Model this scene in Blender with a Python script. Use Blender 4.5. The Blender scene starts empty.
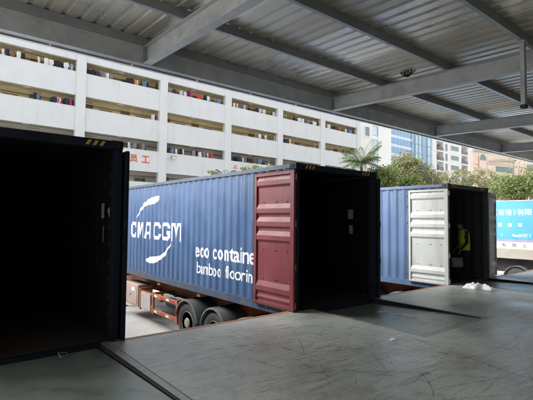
import bpy, bmesh, math, random
from mathutils import Vector, Matrix
random.seed(7)
scene = bpy.context.scene
col = scene.collection
rad = math.radians

# ------------------------------------------------------------------ camera
CY, CH, YAW, PITCH, ROLL, FPX = 5.918, 1.669, 0.680, 0.0472, 0.0107, 427.35
cam_d = bpy.data.cameras.new('camera')
cam_d.sensor_width = 36.0
cam_d.sensor_fit = 'HORIZONTAL'
cam_d.lens = 36.0 * FPX / 533.0
cam_d.clip_start = 0.05
cam_d.clip_end = 3000
cam = bpy.data.objects.new('camera', cam_d)
col.objects.link(cam)
fw = Vector((math.sin(YAW) * math.cos(PITCH), math.cos(YAW) * math.cos(PITCH), math.sin(PITCH)))
rt = Vector((math.cos(YAW), -math.sin(YAW), 0))
up = rt.cross(fw)
r2 = rt * math.cos(ROLL) + up * math.sin(ROLL)
u2 = up * math.cos(ROLL) - rt * math.sin(ROLL)
mw = Matrix((r2, u2, -fw)).transposed().to_4x4()
mw.translation = Vector((0, -CY, CH))
cam.matrix_world = mw
scene.camera = cam

# ------------------------------------------------------------------ sky, sun, exposure
SUN_EL, SUN_AZ = rad(42), rad(-52)        # azimuth measured from +Y towards +X
world = bpy.data.worlds.new('World')
scene.world = world
world.use_nodes = True
nt = world.node_tree
nt.nodes.clear()
sky = nt.nodes.new('ShaderNodeTexSky')
sky.sky_type = 'NISHITA'
sky.sun_disc = False
sky.sun_elevation = SUN_EL
sky.sun_rotation = SUN_AZ
sky.air_density = 1.0
sky.dust_density = 6.0
sky.ozone_density = 1.0
hsv = nt.nodes.new('ShaderNodeHueSaturation')
hsv.inputs['Saturation'].default_value = 0.12      # milky, evenly overcast sky
bg = nt.nodes.new('ShaderNodeBackground')
bg.inputs['Strength'].default_value = 0.15
wo = nt.nodes.new('ShaderNodeOutputWorld')
nt.links.new(sky.outputs[0], hsv.inputs['Color'])
nt.links.new(hsv.outputs[0], bg.inputs[0])
nt.links.new(bg.outputs[0], wo.inputs[0])
sun_d = bpy.data.lights.new('sun', 'SUN')
sun_d.energy = 1.1
sun_d.angle = rad(75)
sun_d.color = (1.0, 0.97, 0.92)
sun = bpy.data.objects.new('sun', sun_d)
col.objects.link(sun)
sdir = Vector((math.sin(SUN_AZ) * math.cos(SUN_EL), math.cos(SUN_AZ) * math.cos(SUN_EL), math.sin(SUN_EL)))
sun.rotation_euler = sdir.to_track_quat('Z', 'Y').to_euler()
sun.location = sdir * 60
vs = scene.view_settings
vs.view_transform = 'Standard'
vs.look = 'None'
vs.exposure = 1.68
vs.gamma = 1.0
vs.use_curve_mapping = False

# ------------------------------------------------------------------ helpers
class MB:
    """collects shapes for one mesh"""
    def __init__(s):
        s.v = []; s.f = []; s.m = []; s.T = None; s.mi = 0
    def add(s, verts, faces):
        n = len(s.v)
        for p in verts:
            p = Vector(p)
            if s.T is not None: p = s.T @ p
            s.v.append(p[:])
        for f in faces:
            s.f.append([i + n for i in f]); s.m.append(s.mi)
    def box(s, x0, y0, z0, x1, y1, z1):
        s.add([(x0,y0,z0),(x1,y0,z0),(x1,y1,z0),(x0,y1,z0),(x0,y0,z1),(x1,y0,z1),(x1,y1,z1),(x0,y1,z1)],
              [(0,3,2,1),(4,5,6,7),(0,1,5,4),(1,2,6,5),(2,3,7,6),(3,0,4,7)])
        return s
    def prism(s, poly, axis, a, b, sh=0.0):
        """polygon in the plane across axis, extruded a..b; sh shears z per unit along the axis"""
        n = len(poly); V = []
        for t in (a, b):
            for (p, q) in poly:
                if axis == 'y': V.append((p, t, q + sh * t))
                elif axis == 'x': V.append((t, p, q))
                else: V.append((p, q, t))
        F = [list(range(n))[::-1], list(range(n, 2 * n))]
        F += [(i, (i + 1) % n, n + (i + 1) % n, n + i) for i in range(n)]
        s.add(V, F); return s
    def tube(s, p0, p1, r0, r1=None, n=8, caps=True):
        p0 = Vector(p0); p1 = Vector(p1); r1 = r0 if r1 is None else r1
        d = (p1 - p0).normalized()
        a = d.orthogonal().normalized(); b = d.cross(a)
        V = []
        for c, r in ((p0, r0), (p1, r1)):
            for i in range(n):
                t = 2 * math.pi * i / n
                V.append(c + (a * math.cos(t) + b * math.sin(t)) * r)
        F = [(i, (i + 1) % n, n + (i + 1) % n, n + i) for i in range(n)]
        if caps: F += [list(range(n))[::-1], list(range(n, 2 * n))]
        s.add(V, F); return s
    def path(s, pts, r, n=6):
        """a bent tube through points; r a number or list"""
        pts = [Vector(p) for p in pts]; V = []; F = []
        k = len(pts); ref = Vector((0.13, 0.31, 0.94))
        for i, p in enumerate(pts):
            d = (pts[min(i + 1, k - 1)] - pts[max(i - 1, 0)]).normalized()
            a = d.cross(ref)
            if a.length < 1e-3: a = d.orthogonal()
            a.normalize(); b = d.cross(a)
            rr = r[i] if isinstance(r, (list, tuple)) else r
            for j in range(n):
                t = 2 * math.pi * j / n
                V.append(p + (a * math.cos(t) + b * math.sin(t)) * rr)
        for i in range(k - 1):
            for j in range(n):
                F.append((i*n + j, i*n + (j+1) % n, (i+1)*n + (j+1) % n, (i+1)*n + j))
        F += [list(range(n))[::-1], list(range((k-1)*n, k*n))]
        s.add(V, F); return s
    def lathe(s, prof, axis='x', c=(0,0,0), n=28):
        """profile of (along, radius) turned about an axis"""
        V = []; F = []; c = Vector(c)
        for (a, r) in prof:
            for j in range(n):
                t = 2 * math.pi * j / n; u, w = r * math.cos(t), r * math.sin(t)
                V.append(c + (Vector((a, u, w)) if axis == 'x' else Vector((u, a, w)) if axis == 'y' else Vector((u, w, a))))
        for i in range(len(prof) - 1):
            for j in range(n):
                F.append((i*n + j, i*n + (j+1) % n, (i+1)*n + (j+1) % n, (i+1)*n + j))
        F += [list(range(n))[::-1], list(range((len(prof)-1)*n, len(prof)*n))]
        s.add(V, F); return s
    def mesh(s, name, mats, smooth=False, fix=True):
        me = bpy.data.meshes.new(name)
        me.from_pydata(s.v, [], s.f)
        if not isinstance(mats, (list, tuple)): mats = [mats]
        for m in mats: me.materials.append(m)
        if len(mats) > 1:
            for p, i in zip(me.polygons, s.m): p.material_index = i
        if fix:
            bm = bmesh.new(); bm.from_mesh(me)
            bmesh.ops.recalc_face_normals(bm, faces=bm.faces)
            bm.to_mesh(me); bm.free()
        if smooth:
            for p in me.polygons: p.use_smooth = True
            if smooth == 'auto':
                me.set_sharp_from_angle(angle=rad(40))
        me.update()
        return me
    def build(s, name, mats, parent=None, smooth=False, bevel=0.0, fix=True):
        o = link(name, s.mesh(name, mats, smooth, fix), parent)
        if bevel:
            b = o.modifiers.new('bevel', 'BEVEL'); b.width = bevel; b.segments = 2; b.limit_method = 'ANGLE'
        return o

def link(name, data, parent=None, loc=None, rz=None):
    o = bpy.data.objects.new(name, data); col.objects.link(o)
    if parent is not None: o.parent = parent
    if loc is not None: o.location = loc
    if rz is not None: o.rotation_euler.z = rz
    return o
def tag(o, label=None, cat=None, group=None, kind=None):
    if label: o['label'] = label
    if cat: o['category'] = cat
    if group: o['group'] = group
    if kind: o['kind'] = kind
    return o
def thing(name, label, cat, loc=(0,0,0), rz=0.0, group=None):
    o = bpy.data.objects.new(name, None); col.objects.link(o)
    o.empty_display_size = 0.3
    o.location = loc; o.rotation_euler.z = rz
    return tag(o, label, cat, group)
def copy_tree(o, parent=None):
    c = o.copy(); col.objects.link(c)
    if parent is not None: c.parent = parent
    for ch in list(o.children): copy_tree(ch, c)
    return c

# ------------------------------------------------------------------ materials
def mat(name, color, rough=0.6, metal=0.0, var=0.15, scale=3.0, bump=0.0, bscale=40.0, dirt=None, dirt_amt=0.0,
        dscale=2.0, streak=False, spec=0.5, rough_var=0.1):
    m = bpy.data.materials.new(name); m.use_nodes = True
    N = m.node_tree.nodes; L = m.node_tree.links
    b = N['Principled BSDF']
    tc = N.new('ShaderNodeTexCoord')
    nz = N.new('ShaderNodeTexNoise'); nz.inputs['Scale'].default_value = scale; nz.inputs['Detail'].default_value = 6
    L.new(tc.outputs['Object'], nz.inputs['Vector'])
    rp = N.new('ShaderNodeValToRGB')
    rp.color_ramp.elements[0].position = 0.3; rp.color_ramp.elements[1].position = 0.72
    rp.color_ramp.elements[0].color = [c * (1 - var) for c in color] + [1]
    rp.color_ramp.elements[1].color = [min(1, c * (1 + var * .7)) for c in color] + [1]
    L.new(nz.outputs['Fac'], rp.inputs['Fac'])
    out = rp.outputs['Color']
    if dirt is not None:
        mp = N.new('ShaderNodeMapping')
        mp.inputs['Scale'].default_value = (1, 1, 0.12) if streak else (1, 1, 1)
        L.new(tc.outputs['Object'], mp.inputs['Vector'])
        n2 = N.new('ShaderNodeTexNoise'); n2.inputs['Scale'].default_value = dscale; n2.inputs['Detail'].default_value = 9
        n2.inputs['Roughness'].default_value = 0.68
        L.new(mp.outputs['Vector'], n2.inputs['Vector'])
        r3 = N.new('ShaderNodeMapRange')
        r3.inputs['From Min'].default_value = 0.52; r3.inputs['From Max'].default_value = 0.75
        r3.inputs['To Min'].default_value = 0; r3.inputs['To Max'].default_value = dirt_amt
        L.new(n2.outputs['Fac'], r3.inputs['Value'])
        mx = N.new('ShaderNodeMix'); mx.data_type = 'RGBA'
        L.new(r3.outputs[0], mx.inputs['Factor']); L.new(out, mx.inputs['A'])
        mx.inputs['B'].default_value = (*dirt, 1)
        out = mx.outputs['Result']
    L.new(out, b.inputs['Base Color'])
    b.inputs['Metallic'].default_value = metal
    b.inputs['Specular IOR Level'].default_value = spec
    if rough_var:
        r4 = N.new('ShaderNodeMapRange'); r4.inputs['From Min'].default_value = 0.3; r4.inputs['From Max'].default_value = 0.7
        r4.inputs['To Min'].default_value = max(0.02, rough - rough_var); r4.inputs['To Max'].default_value = min(1, rough + rough_var)
        L.new(nz.outputs['Fac'], r4.inputs['Value']); L.new(r4.outputs[0], b.inputs['Roughness'])
    else:
        b.inputs['Roughness'].default_value = rough
    if bump:
        n5 = N.new('ShaderNodeTexNoise'); n5.inputs['Scale'].default_value = bscale; n5.inputs['Detail'].default_value = 5
        L.new(tc.outputs['Object'], n5.inputs['Vector'])
        bp = N.new('ShaderNodeBump'); bp.inputs['Strength'].default_value = bump; bp.inputs['Distance'].default_value = 0.02
        L.new(n5.outputs['Fac'], bp.inputs['Height']); L.new(bp.outputs[0], b.inputs['Normal'])
    return m

def leaf_mat(name, color, var=0.45):
    m = bpy.data.materials.new(name); m.use_nodes = True
    N = m.node_tree.nodes; L = m.node_tree.links
    b = N['Principled BSDF']; out = N['Material Output']
    tc = N.new('ShaderNodeTexCoord')
    nz = N.new('ShaderNodeTexNoise'); nz.inputs['Scale'].default_value = 1.6; nz.inputs['Detail'].default_value = 8
    nz.inputs['Roughness'].default_value = 0.75
    L.new(tc.outputs['Object'], nz.inputs['Vector'])
    rp = N.new('ShaderNodeValToRGB')
    rp.color_ramp.elements[0].position = 0.3; rp.color_ramp.elements[1].position = 0.7
    rp.color_ramp.elements[0].color = [c * (1 - var) for c in color] + [1]
    rp.color_ramp.elements[1].color = [color[0] * 1.45, color[1] * 1.4, color[2] * 1.25, 1]
    L.new(nz.outputs['Fac'], rp.inputs['Fac'])
    L.new(rp.outputs['Color'], b.inputs['Base Color'])
    b.inputs['Roughness'].default_value = 0.5
    tr = N.new('ShaderNodeBsdfTranslucent'); L.new(rp.outputs['Color'], tr.inputs['Color'])
    ms = N.new('ShaderNodeMixShader'); ms.inputs[0].default_value = 0.35
    L.new(b.outputs[0], ms.inputs[1]); L.new(tr.outputs[0], ms.inputs[2]); L.new(ms.outputs[0], out.inputs['Surface'])
    return m

def floor_mat():
    m = mat('dock_concrete', (0.355, 0.382, 0.360), 0.44, var=0.26, scale=0.9, bump=0.10, bscale=55, dirt=(0.13, 0.132, 0.122),
            dirt_amt=0.65, dscale=1.1, rough_var=0.14)
    N = m.node_tree.nodes; L = m.node_tree.links; b = N['Principled BSDF']
    tc = N.new('ShaderNodeTexCoord')
    src = b.inputs['Base Color'].links[0].from_socket
    # drag scratches: long thin wandering streaks of wear
    for ang, sc, amt, colr in ((0.5, (0.9, 13, 1), 0.50, (0.115, 0.125, 0.117)), (-0.75, (0.8, 17, 1), 0.48, (0.53, 0.56, 0.54)),
                               (1.35, (0.7, 11, 1), 0.48, (0.125, 0.13, 0.118))):
        mp = N.new('ShaderNodeMapping'); mp.inputs['Rotation'].default_value = (0, 0, ang); mp.inputs['Scale'].default_value = sc
        wn = N.new('ShaderNodeTexNoise'); wn.inputs['Scale'].default_value = 0.5; wn.inputs['Detail'].default_value = 3
        ad = N.new('ShaderNodeVectorMath'); ad.operation = 'MULTIPLY_ADD'
        L.new(tc.outputs['Object'], wn.inputs['Vector'])
        L.new(wn.outputs['Color'], ad.inputs[0]); ad.inputs[1].default_value = (0.55, 0.55, 0); L.new(tc.outputs['Object'], ad.inputs[2])
        L.new(ad.outputs[0], mp.inputs['Vector'])
        n2 = N.new('ShaderNodeTexNoise'); n2.inputs['Scale'].default_value = 1.5; n2.inputs['Detail'].default_value = 10
        n2.inputs['Roughness'].default_value = 0.60
        L.new(mp.outputs[0], n2.inputs['Vector'])
        r3 = N.new('ShaderNodeMapRange'); r3.inputs['From Min'].default_value = 0.555; r3.inputs['From Max'].default_value = 0.68
        r3.inputs['To Max'].default_value = amt
        L.new(n2.outputs['Fac'], r3.inputs['Value'])
        mx = N.new('ShaderNodeMix'); mx.data_type = 'RGBA'
        L.new(r3.outputs[0], mx.inputs['Factor']); L.new(src, mx.inputs['A']); mx.inputs['B'].default_value = (*colr, 1)
        src = mx.outputs['Result']
    # fine grit and worn speckle
    for sc2, lo, hi, amt, colr in ((38, .54, .70, .65, (.13, .13, .122)), (16, .56, .72, .6, (.56, .56, .54)), (3.2, .53, .68, .50, (.17, .165, .15))):
        n2 = N.new('ShaderNodeTexNoise'); n2.inputs['Scale'].default_value = sc2; n2.inputs['Detail'].default_value = 6; n2.inputs['Roughness'].default_value = .7
        L.new(tc.outputs['Object'], n2.inputs['Vector'])
        r3 = N.new('ShaderNodeMapRange'); r3.inputs['From Min'].default_value = lo; r3.inputs['From Max'].default_value = hi; r3.inputs['To Max'].default_value = amt
        L.new(n2.outputs['Fac'], r3.inputs['Value'])
        mx = N.new('ShaderNodeMix'); mx.data_type = 'RGBA'
        L.new(r3.outputs[0], mx.inputs['Factor']); L.new(src, mx.inputs['A']); mx.inputs['B'].default_value = (*colr, 1)
        src = mx.outputs['Result']
    L.new(src, b.inputs['Base Color'])
    return m

def brick_bump(m, scale, strength=0.3, sq=(1, 1, 1)):
    """fine ceramic-tile relief"""
    N = m.node_tree.nodes; L = m.node_tree.links; b = N['Principled BSDF']
    tc = N.new('ShaderNodeTexCoord'); mp = N.new('ShaderNodeMapping')
    mp.inputs['Rotation'].default_value = (rad(90), 0, 0)
    L.new(tc.outputs['Object'], mp.inputs['Vector'])
    br = N.new('ShaderNodeTexBrick'); br.inputs['Scale'].default_value = scale; br.inputs['Mortar Size'].default_value = 0.04
    br.inputs['Color1'].default_value = (1, 1, 1, 1); br.inputs['Color2'].default_value = (.93, .94, .95, 1)
    br.inputs['Mortar'].default_value = (.62, .64, .66, 1)
    L.new(mp.outputs[0], br.inputs['Vector'])
    src = b.inputs['Base Color'].links[0].from_socket
    mx = N.new('ShaderNodeMix'); mx.data_type = 'RGBA'; mx.blend_type = 'MULTIPLY'; mx.inputs['Factor'].default_value = 1
    L.new(src, mx.inputs['A']); L.new(br.outputs['Color'], mx.inputs['B']); L.new(mx.outputs['Result'], b.inputs['Base Color'])
    return m

def checker_plate(m):
    N = m.node_tree.nodes; L = m.node_tree.links; b = N['Principled BSDF']
    tc = N.new('ShaderNodeTexCoord'); mp = N.new('ShaderNodeMapping'); mp.inputs['Rotation'].default_value = (0, 0, rad(45))
    L.new(tc.outputs['Object'], mp.inputs['Vector'])
    br = N.new('ShaderNodeTexBrick'); br.inputs['Scale'].default_value = 14; br.inputs['Mortar Size'].default_value = 0.05
    br.inputs['Color1'].default_value = (1, 1, 1, 1); br.inputs['Color2'].default_value = (.8, .8, .8, 1); br.inputs['Mortar'].default_value = (0, 0, 0, 1)
    L.new(mp.outputs[0], br.inputs['Vector'])
    src = b.inputs['Base Color'].links[0].from_socket
    mx = N.new('ShaderNodeMix'); mx.data_type = 'RGBA'; mx.blend_type = 'MULTIPLY'; mx.inputs['Factor'].default_value = .45  # groove shading put into the colour too, the bump alone is faint
    L.new(src, mx.inputs['A']); L.new(br.outputs['Color'], mx.inputs['B']); L.new(mx.outputs['Result'], b.inputs['Base Color'])
    bp = N.new('ShaderNodeBump'); bp.inputs['Strength'].default_value = 1.0; bp.inputs['Distance'].default_value = 0.012
    L.new(br.outputs['Color'], bp.inputs['Height']); L.new(bp.outputs[0], b.inputs['Normal'])
    return m

MT = {}
MT['ground'] = mat('yard_concrete', (0.42, 0.42, 0.405), 0.85, var=0.2, scale=0.5, bump=0.15, bscale=20, dirt=(0.10, 0.10, 0.095), dirt_amt=0.7, dscale=0.6)
MT['dock'] = floor_mat()
MT['dock_wall'] = mat('dock_wall', (0.22, 0.22, 0.21), 0.9, bump=0.2, bscale=20, dirt=(0.06, 0.06, 0.055), dirt_amt=0.7)
MT['edge'] = mat('orange_edge_paint', (0.36, 0.15, 0.06), 0.6, var=0.4, scale=8, dirt=(0.16, 0.12, 0.09), dirt_amt=0.9, dscale=9)
MT['plate'] = checker_plate(mat('leveler_steel', (0.26, 0.31, 0.28), 0.42, metal=0.25, var=0.25, scale=2, dirt=(0.05, 0.05, 0.045), dirt_amt=0.8, dscale=3))
MT['frame_steel'] = mat('leveler_frame', (0.27, 0.28, 0.27), 0.5, metal=0.3, var=0.3, scale=6, dirt=(0.06, 0.05, 0.04), dirt_amt=0.7)
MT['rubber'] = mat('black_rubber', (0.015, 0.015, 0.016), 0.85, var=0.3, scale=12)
MT['pit'] = mat('pit_dark', (0.02, 0.02, 0.02), 0.95)
MT['chalk'] = mat('chalk', (0.80, 0.80, 0.78), 0.9, var=0.3, scale=60)
MT['roof'] = mat('galvanised_sheet', (0.56, 0.52, 0.44), 0.36, metal=0.5, var=0.18, scale=1.1, dirt=(0.34, 0.30, 0.235), dirt_amt=0.3, dscale=1.1, bump=0.03, bscale=3, rough_var=0.10)
MT['roof_b'] = mat('galvanised_sheet_stained', (0.50, 0.46, 0.39), 0.42, metal=0.45, var=0.22, scale=0.8, dirt=(0.30, 0.255, 0.19), dirt_amt=0.3, dscale=0.9, bump=0.03, bscale=3, rough_var=0.12)
MT['roof_c'] = mat('galvanised_sheet_clean', (0.60, 0.575, 0.52), 0.31, metal=0.6, var=0.15, scale=1.4, dirt=(0.36, 0.32, 0.25), dirt_amt=0.3, dscale=1.6, bump=0.03, bscale=3, rough_var=0.08)
MT['beam'] = mat('grey_painted_steel', (0.46, 0.47, 0.47), 0.45, metal=0.0, var=0.14, scale=3, dirt=(0.17, 0.165, 0.155), dirt_amt=0.5, dscale=2.5, bump=0.04, bscale=8)
MT['purlin'] = mat('purlin_steel', (0.33, 0.34, 0.35), 0.40, metal=0.35, var=0.18, scale=4, dirt=(0.12, 0.11, 0.10), dirt_amt=0.5)
MT['trim'] = mat('eave_flashing', (0.78, 0.79, 0.82), 0.45, metal=0.2, var=0.08, scale=2)
MT['wall_dark'] = mat('warehouse_wall', (0.42, 0.42, 0.40), 0.9, var=0.2, scale=0.6, dirt=(0.06, 0.06, 0.06), dirt_amt=0.6, dscale=0.8)
MT['shutter'] = mat('shutter_grey', (0.12, 0.125, 0.13), 0.5, metal=0.3)
# containers
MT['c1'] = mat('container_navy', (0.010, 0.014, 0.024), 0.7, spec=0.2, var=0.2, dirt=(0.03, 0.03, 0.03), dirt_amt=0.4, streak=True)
MT['c2'] = mat('container_blue', (0.043, 0.090, 0.195), 0.46, bump=0.35, bscale=3.5, var=0.10, scale=1.5, dirt=(0.10, 0.145, 0.22), dirt_amt=0.55, dscale=5, streak=True)
MT['c3'] = mat('container_sky_blue', (0.088, 0.150, 0.275), 0.5, bump=0.35, bscale=3.5, var=0.12, scale=1.5, dirt=(0.17, 0.22, 0.31), dirt_amt=0.6, dscale=5, streak=True)
MT['c_frame'] = mat('container_frame', (0.014, 0.019, 0.034), 0.65, spec=0.25, var=0.2, scale=5, dirt=(0.10, 0.05, 0.03), dirt_amt=0.5, dscale=8)
MT['c3_frame'] = mat('container_frame_rusty', (0.07, 0.08, 0.11), 0.6, var=0.3, scale=5, dirt=(0.16, 0.06, 0.035), dirt_amt=0.85, dscale=6)
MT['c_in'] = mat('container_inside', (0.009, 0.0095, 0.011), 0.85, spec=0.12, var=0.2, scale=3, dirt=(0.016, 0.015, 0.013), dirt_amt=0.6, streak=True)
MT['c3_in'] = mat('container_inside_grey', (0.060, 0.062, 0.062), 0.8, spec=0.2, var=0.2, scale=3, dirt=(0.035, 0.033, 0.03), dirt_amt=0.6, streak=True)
MT['c_rail'] = mat('container_rail', (0.042, 0.062, 0.098), 0.5, var=0.15, scale=4, dirt=(0.16, 0.17, 0.19), dirt_amt=0.6, dscale=7)
MT['c_roof'] = mat('container_roof_dusty', (0.20, 0.22, 0.25), 0.7, var=0.2, scale=1.5, dirt=(0.32, 0.31, 0.29), dirt_amt=0.7, dscale=2)
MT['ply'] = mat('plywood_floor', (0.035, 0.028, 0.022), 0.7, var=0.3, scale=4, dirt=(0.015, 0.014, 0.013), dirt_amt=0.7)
MT['red'] = mat('door_red', (0.170, 0.034, 0.042), 0.5, bump=0.35, bscale=3.5, var=0.12, scale=2, dirt=(0.19, 0.085, 0.08), dirt_amt=0.5, dscale=6, streak=True)
MT['white_door'] = mat('door_offwhite', (0.52, 0.54, 0.525), 0.5, bump=0.35, bscale=3.5, var=0.07, scale=2, dirt=(0.30, 0.27, 0.22), dirt_amt=0.5, dscale=5, streak=True)
MT['zinc'] = mat('zinc_rod', (0.42, 0.42, 0.42), 0.4, metal=0.7, var=0.2, scale=10)
MT['yellow'] = mat('warning_yellow', (0.62, 0.33, 0.04), 0.6, var=0.15, scale=10)
MT['paper'] = mat('paper', (0.30, 0.30, 0.30), 0.8, var=0.15, scale=20)
MT['white_paint'] = mat('white_lettering', (0.80, 0.81, 0.80), 0.5, var=0.05, scale=4, dirt=(0.5, 0.52, 0.55), dirt_amt=0.4, dscale=7)
# trailers
MT['orange'] = mat('trailer_orange', (0.370, 0.125, 0.052), 0.55, var=0.25, scale=4, dirt=(0.13, 0.085, 0.065), dirt_amt=0.9, dscale=5)
MT['toolbox'] = mat('toolbox_faded', (0.46, 0.34, 0.30), 0.6, var=0.15, scale=3, dirt=(0.24, 0.13, 0.09), dirt_amt=0.6, dscale=5)
MT['panel'] = mat('guard_panel_grey', (0.44, 0.41, 0.38), 0.6, var=0.15, scale=3, dirt=(0.22, 0.15, 0.11), dirt_amt=0.6, dscale=5)
MT['tyre'] = mat('tyre', (0.035, 0.036, 0.038), 0.8, var=0.3, scale=6, dirt=(0.12, 0.11, 0.10), dirt_amt=0.5, dscale=6)
MT['rim'] = mat('rim_cream', (0.30, 0.275, 0.22), 0.6, var=0.2, scale=8, dirt=(0.14, 0.11, 0.08), dirt_amt=0.7, dscale=6)
MT['mudguard'] = mat('mudguard_grey', (0.10, 0.11, 0.12), 0.45, var=0.2, scale=4, dirt=(0.20, 0.20, 0.19), dirt_amt=0.6, dscale=4)
MT['reflect_red'] = mat('reflector_red', (0.45, 0.02, 0.02), 0.3, var=0.05)
MT['reflect_white'] = mat('reflector_white', (0.75, 0.75, 0.74), 0.35, var=0.05)
MT['axle'] = mat('axle_black', (0.025, 0.024, 0.023), 0.7, var=0.3, scale=6, dirt=(0.08, 0.06, 0.05), dirt_amt=0.7)
# truck
MT['truck_blue'] = mat('truck_blue', (0.060, 0.275, 0.56), 0.4, var=0.05, scale=1.5)
MT['truck_white'] = mat('truck_white', (0.50, 0.52, 0.52), 0.45, var=0.05)
MT['truck_rail'] = mat('truck_rail_beige', (0.27, 0.245, 0.21), 0.55, var=0.1, dirt=(0.28, 0.24, 0.2), dirt_amt=0.5)
MT['letter_dark'] = mat('lettering_maroon', (0.07, 0.03, 0.05), 0.9, spec=0.0, var=0.1)
MT['stripe_maroon'] = mat('truck_stripe', (0.22, 0.22, 0.34), 0.5, var=0.1)
MT['glass_dark'] = mat('dark_glass', (0.03, 0.04, 0.045), 0.08, var=0.1, rough_var=0)
# dormitory
MT['tile'] = brick_bump(mat('white_tile', (0.74, 0.755, 0.765), 0.45, var=0.04, scale=0.7, dirt=(0.55, 0.56, 0.565), dirt_amt=0.6, dscale=0.9, streak=True), 5.0)
MT['ochre'] = mat('ochre_wall', (0.80, 0.675, 0.41), 0.8, var=0.10, scale=1.2, dirt=(0.42, 0.32, 0.16), dirt_amt=0.4, dscale=2)
MT['pale_wall'] = mat('pale_wall', (0.60, 0.57, 0.51), 0.8, var=0.08, scale=1.2)
MT['soffit'] = mat('soffit', (0.62, 0.58, 0.48), 0.85, var=0.06)
MT['brown'] = mat('brown_door', (0.23, 0.15, 0.07), 0.6, var=0.2)
MT['win_frame'] = mat('window_frame_tan', (0.40, 0.32, 0.19), 0.6, var=0.1)
MT['win_glass'] = mat('window_glass_green', (0.16, 0.22, 0.20), 0.12, var=0.2, scale=1.5, rough_var=0.04)
MT['sign_red'] = mat('sign_red', (0.62, 0.10, 0.055), 0.5, var=0.08)
MT['grey_metal'] = mat('grey_metal', (0.26, 0.27, 0.28), 0.45, metal=0.5, var=0.1)
# far buildings
MT['plaster_white'] = mat('plaster_white', (0.76, 0.76, 0.75), 0.8, var=0.05, scale=0.4)
MT['glass_blue'] = mat('curtain_glass_blue', (0.22, 0.36, 0.52), 0.10, metal=0.35, var=0.12, scale=0.3, rough_var=0.04)
MT['glass_pale'] = mat('curtain_glass_pale', (0.42, 0.56, 0.64), 0.12, metal=0.30, var=0.12, scale=0.4, rough_var=0.04)
MT['band_pale'] = mat('spandrel_pale', (0.56, 0.66, 0.76), 0.35, var=0.05)
MT['mullion'] = mat('mullion', (0.38, 0.46, 0.52), 0.4, metal=0.4, var=0.05)
MT['pink'] = mat('pink_render', (0.76, 0.64, 0.54), 0.85, var=0.06, scale=0.5)
MT['pink_trim'] = mat('pink_trim', (0.56, 0.36, 0.29), 0.8, var=0.08)
MT['cornice'] = mat('cornice_grey', (0.48, 0.42, 0.36), 0.8, var=0.08)
MT['balcony_dark'] = mat('balcony_recess', (0.20, 0.17, 0.15), 0.8, var=0.3, scale=1.0)
MT['rail_brown'] = mat('balcony_rail', (0.20, 0.15, 0.13), 0.6, var=0.1)
MT['green_glass'] = mat('green_glass', (0.17, 0.24, 0.23), 0.10, var=0.2, rough_var=0.04)
# plants
MT['bark'] = mat('bark', (0.11, 0.085, 0.06), 0.9, var=0.3, scale=6, bump=0.4, bscale=18)
MT['leaf_olive'] = leaf_mat('leaf_olive', (0.235, 0.240, 0.125))
MT['leaf_bright'] = leaf_mat('leaf_bright', (0.165, 0.215, 0.075))
MT['leaf_mid'] = leaf_mat('leaf_mid', (0.115, 0.150, 0.060))
MT['leaf_palm'] = leaf_mat('leaf_palm', (0.150, 0.200, 0.105))
MT['flower'] = leaf_mat('flower_orange', (0.42, 0.10, 0.04), 0.2)
# cloth colours
CLOTH = {'white': (0.72, 0.72, 0.73), 'navy': (0.030, 0.038, 0.070), 'black': (0.022, 0.022, 0.026), 'grey': (0.22, 0.22, 0.26),
         'pink': (0.62, 0.03, 0.16), 'orange': (0.70, 0.27, 0.05), 'red': (0.58, 0.05, 0.03), 'blue': (0.14, 0.22, 0.42), 'brown': (0.20, 0.11, 0.07)}
for k, c in CLOTH.items(): MT['cl_' + k] = mat('cloth_' + k, c, 0.9, var=0.15, scale=5, rough_var=0)

# ------------------------------------------------------------------ text
def text_geo(body, bold=0.0, res=3):
    cu = bpy.data.curves.new('txt', 'FONT'); cu.body = body; cu.resolution_u = res; cu.offset = bold; cu.size = 1.0
    ob = bpy.data.objects.new('txt', cu); col.objects.link(ob)
    dg = bpy.context.evaluated_depsgraph_get(); dg.update()
    me = bpy.data.meshes.new_from_object(ob.evaluated_get(dg))
    V = [(v.co.x, v.co.y) for v in me.vertices]; F = [list(p.vertices) for p in me.polygons]
    bpy.data.objects.remove(ob); bpy.data.curves.remove(cu); bpy.data.meshes.remove(me)
    return V, F
def flat_text(body, a0, a1, b0, b1, fn, bold=0.0):
    """text fitted to the box a0..a1 x b0..b1, fn maps (a,b) to a point"""
    V, F = text_geo(body, bold)
    xs = [v[0] for v in V]; ys = [v[1] for v in V]
    x0, x1, y0, y1 = min(xs), max(xs), min(ys), max(ys)
    mb = MB()
    mb.add([fn(a0 + (x - x0) / (x1 - x0) * (a1 - a0), b0 + (y - y0) / (y1 - y0) * (b1 - b0)) for x, y in V], F)
    return mb

# ------------------------------------------------------------------ the setting: ground, dock
GZ = -1.5
g = MB(); g.add([(-900, -900, GZ), (900, -900, GZ), (900, 900, GZ), (-900, 900, GZ)], [(0, 1, 2, 3)])
tag(g.build('ground', MT['ground']), kind='structure')

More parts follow.
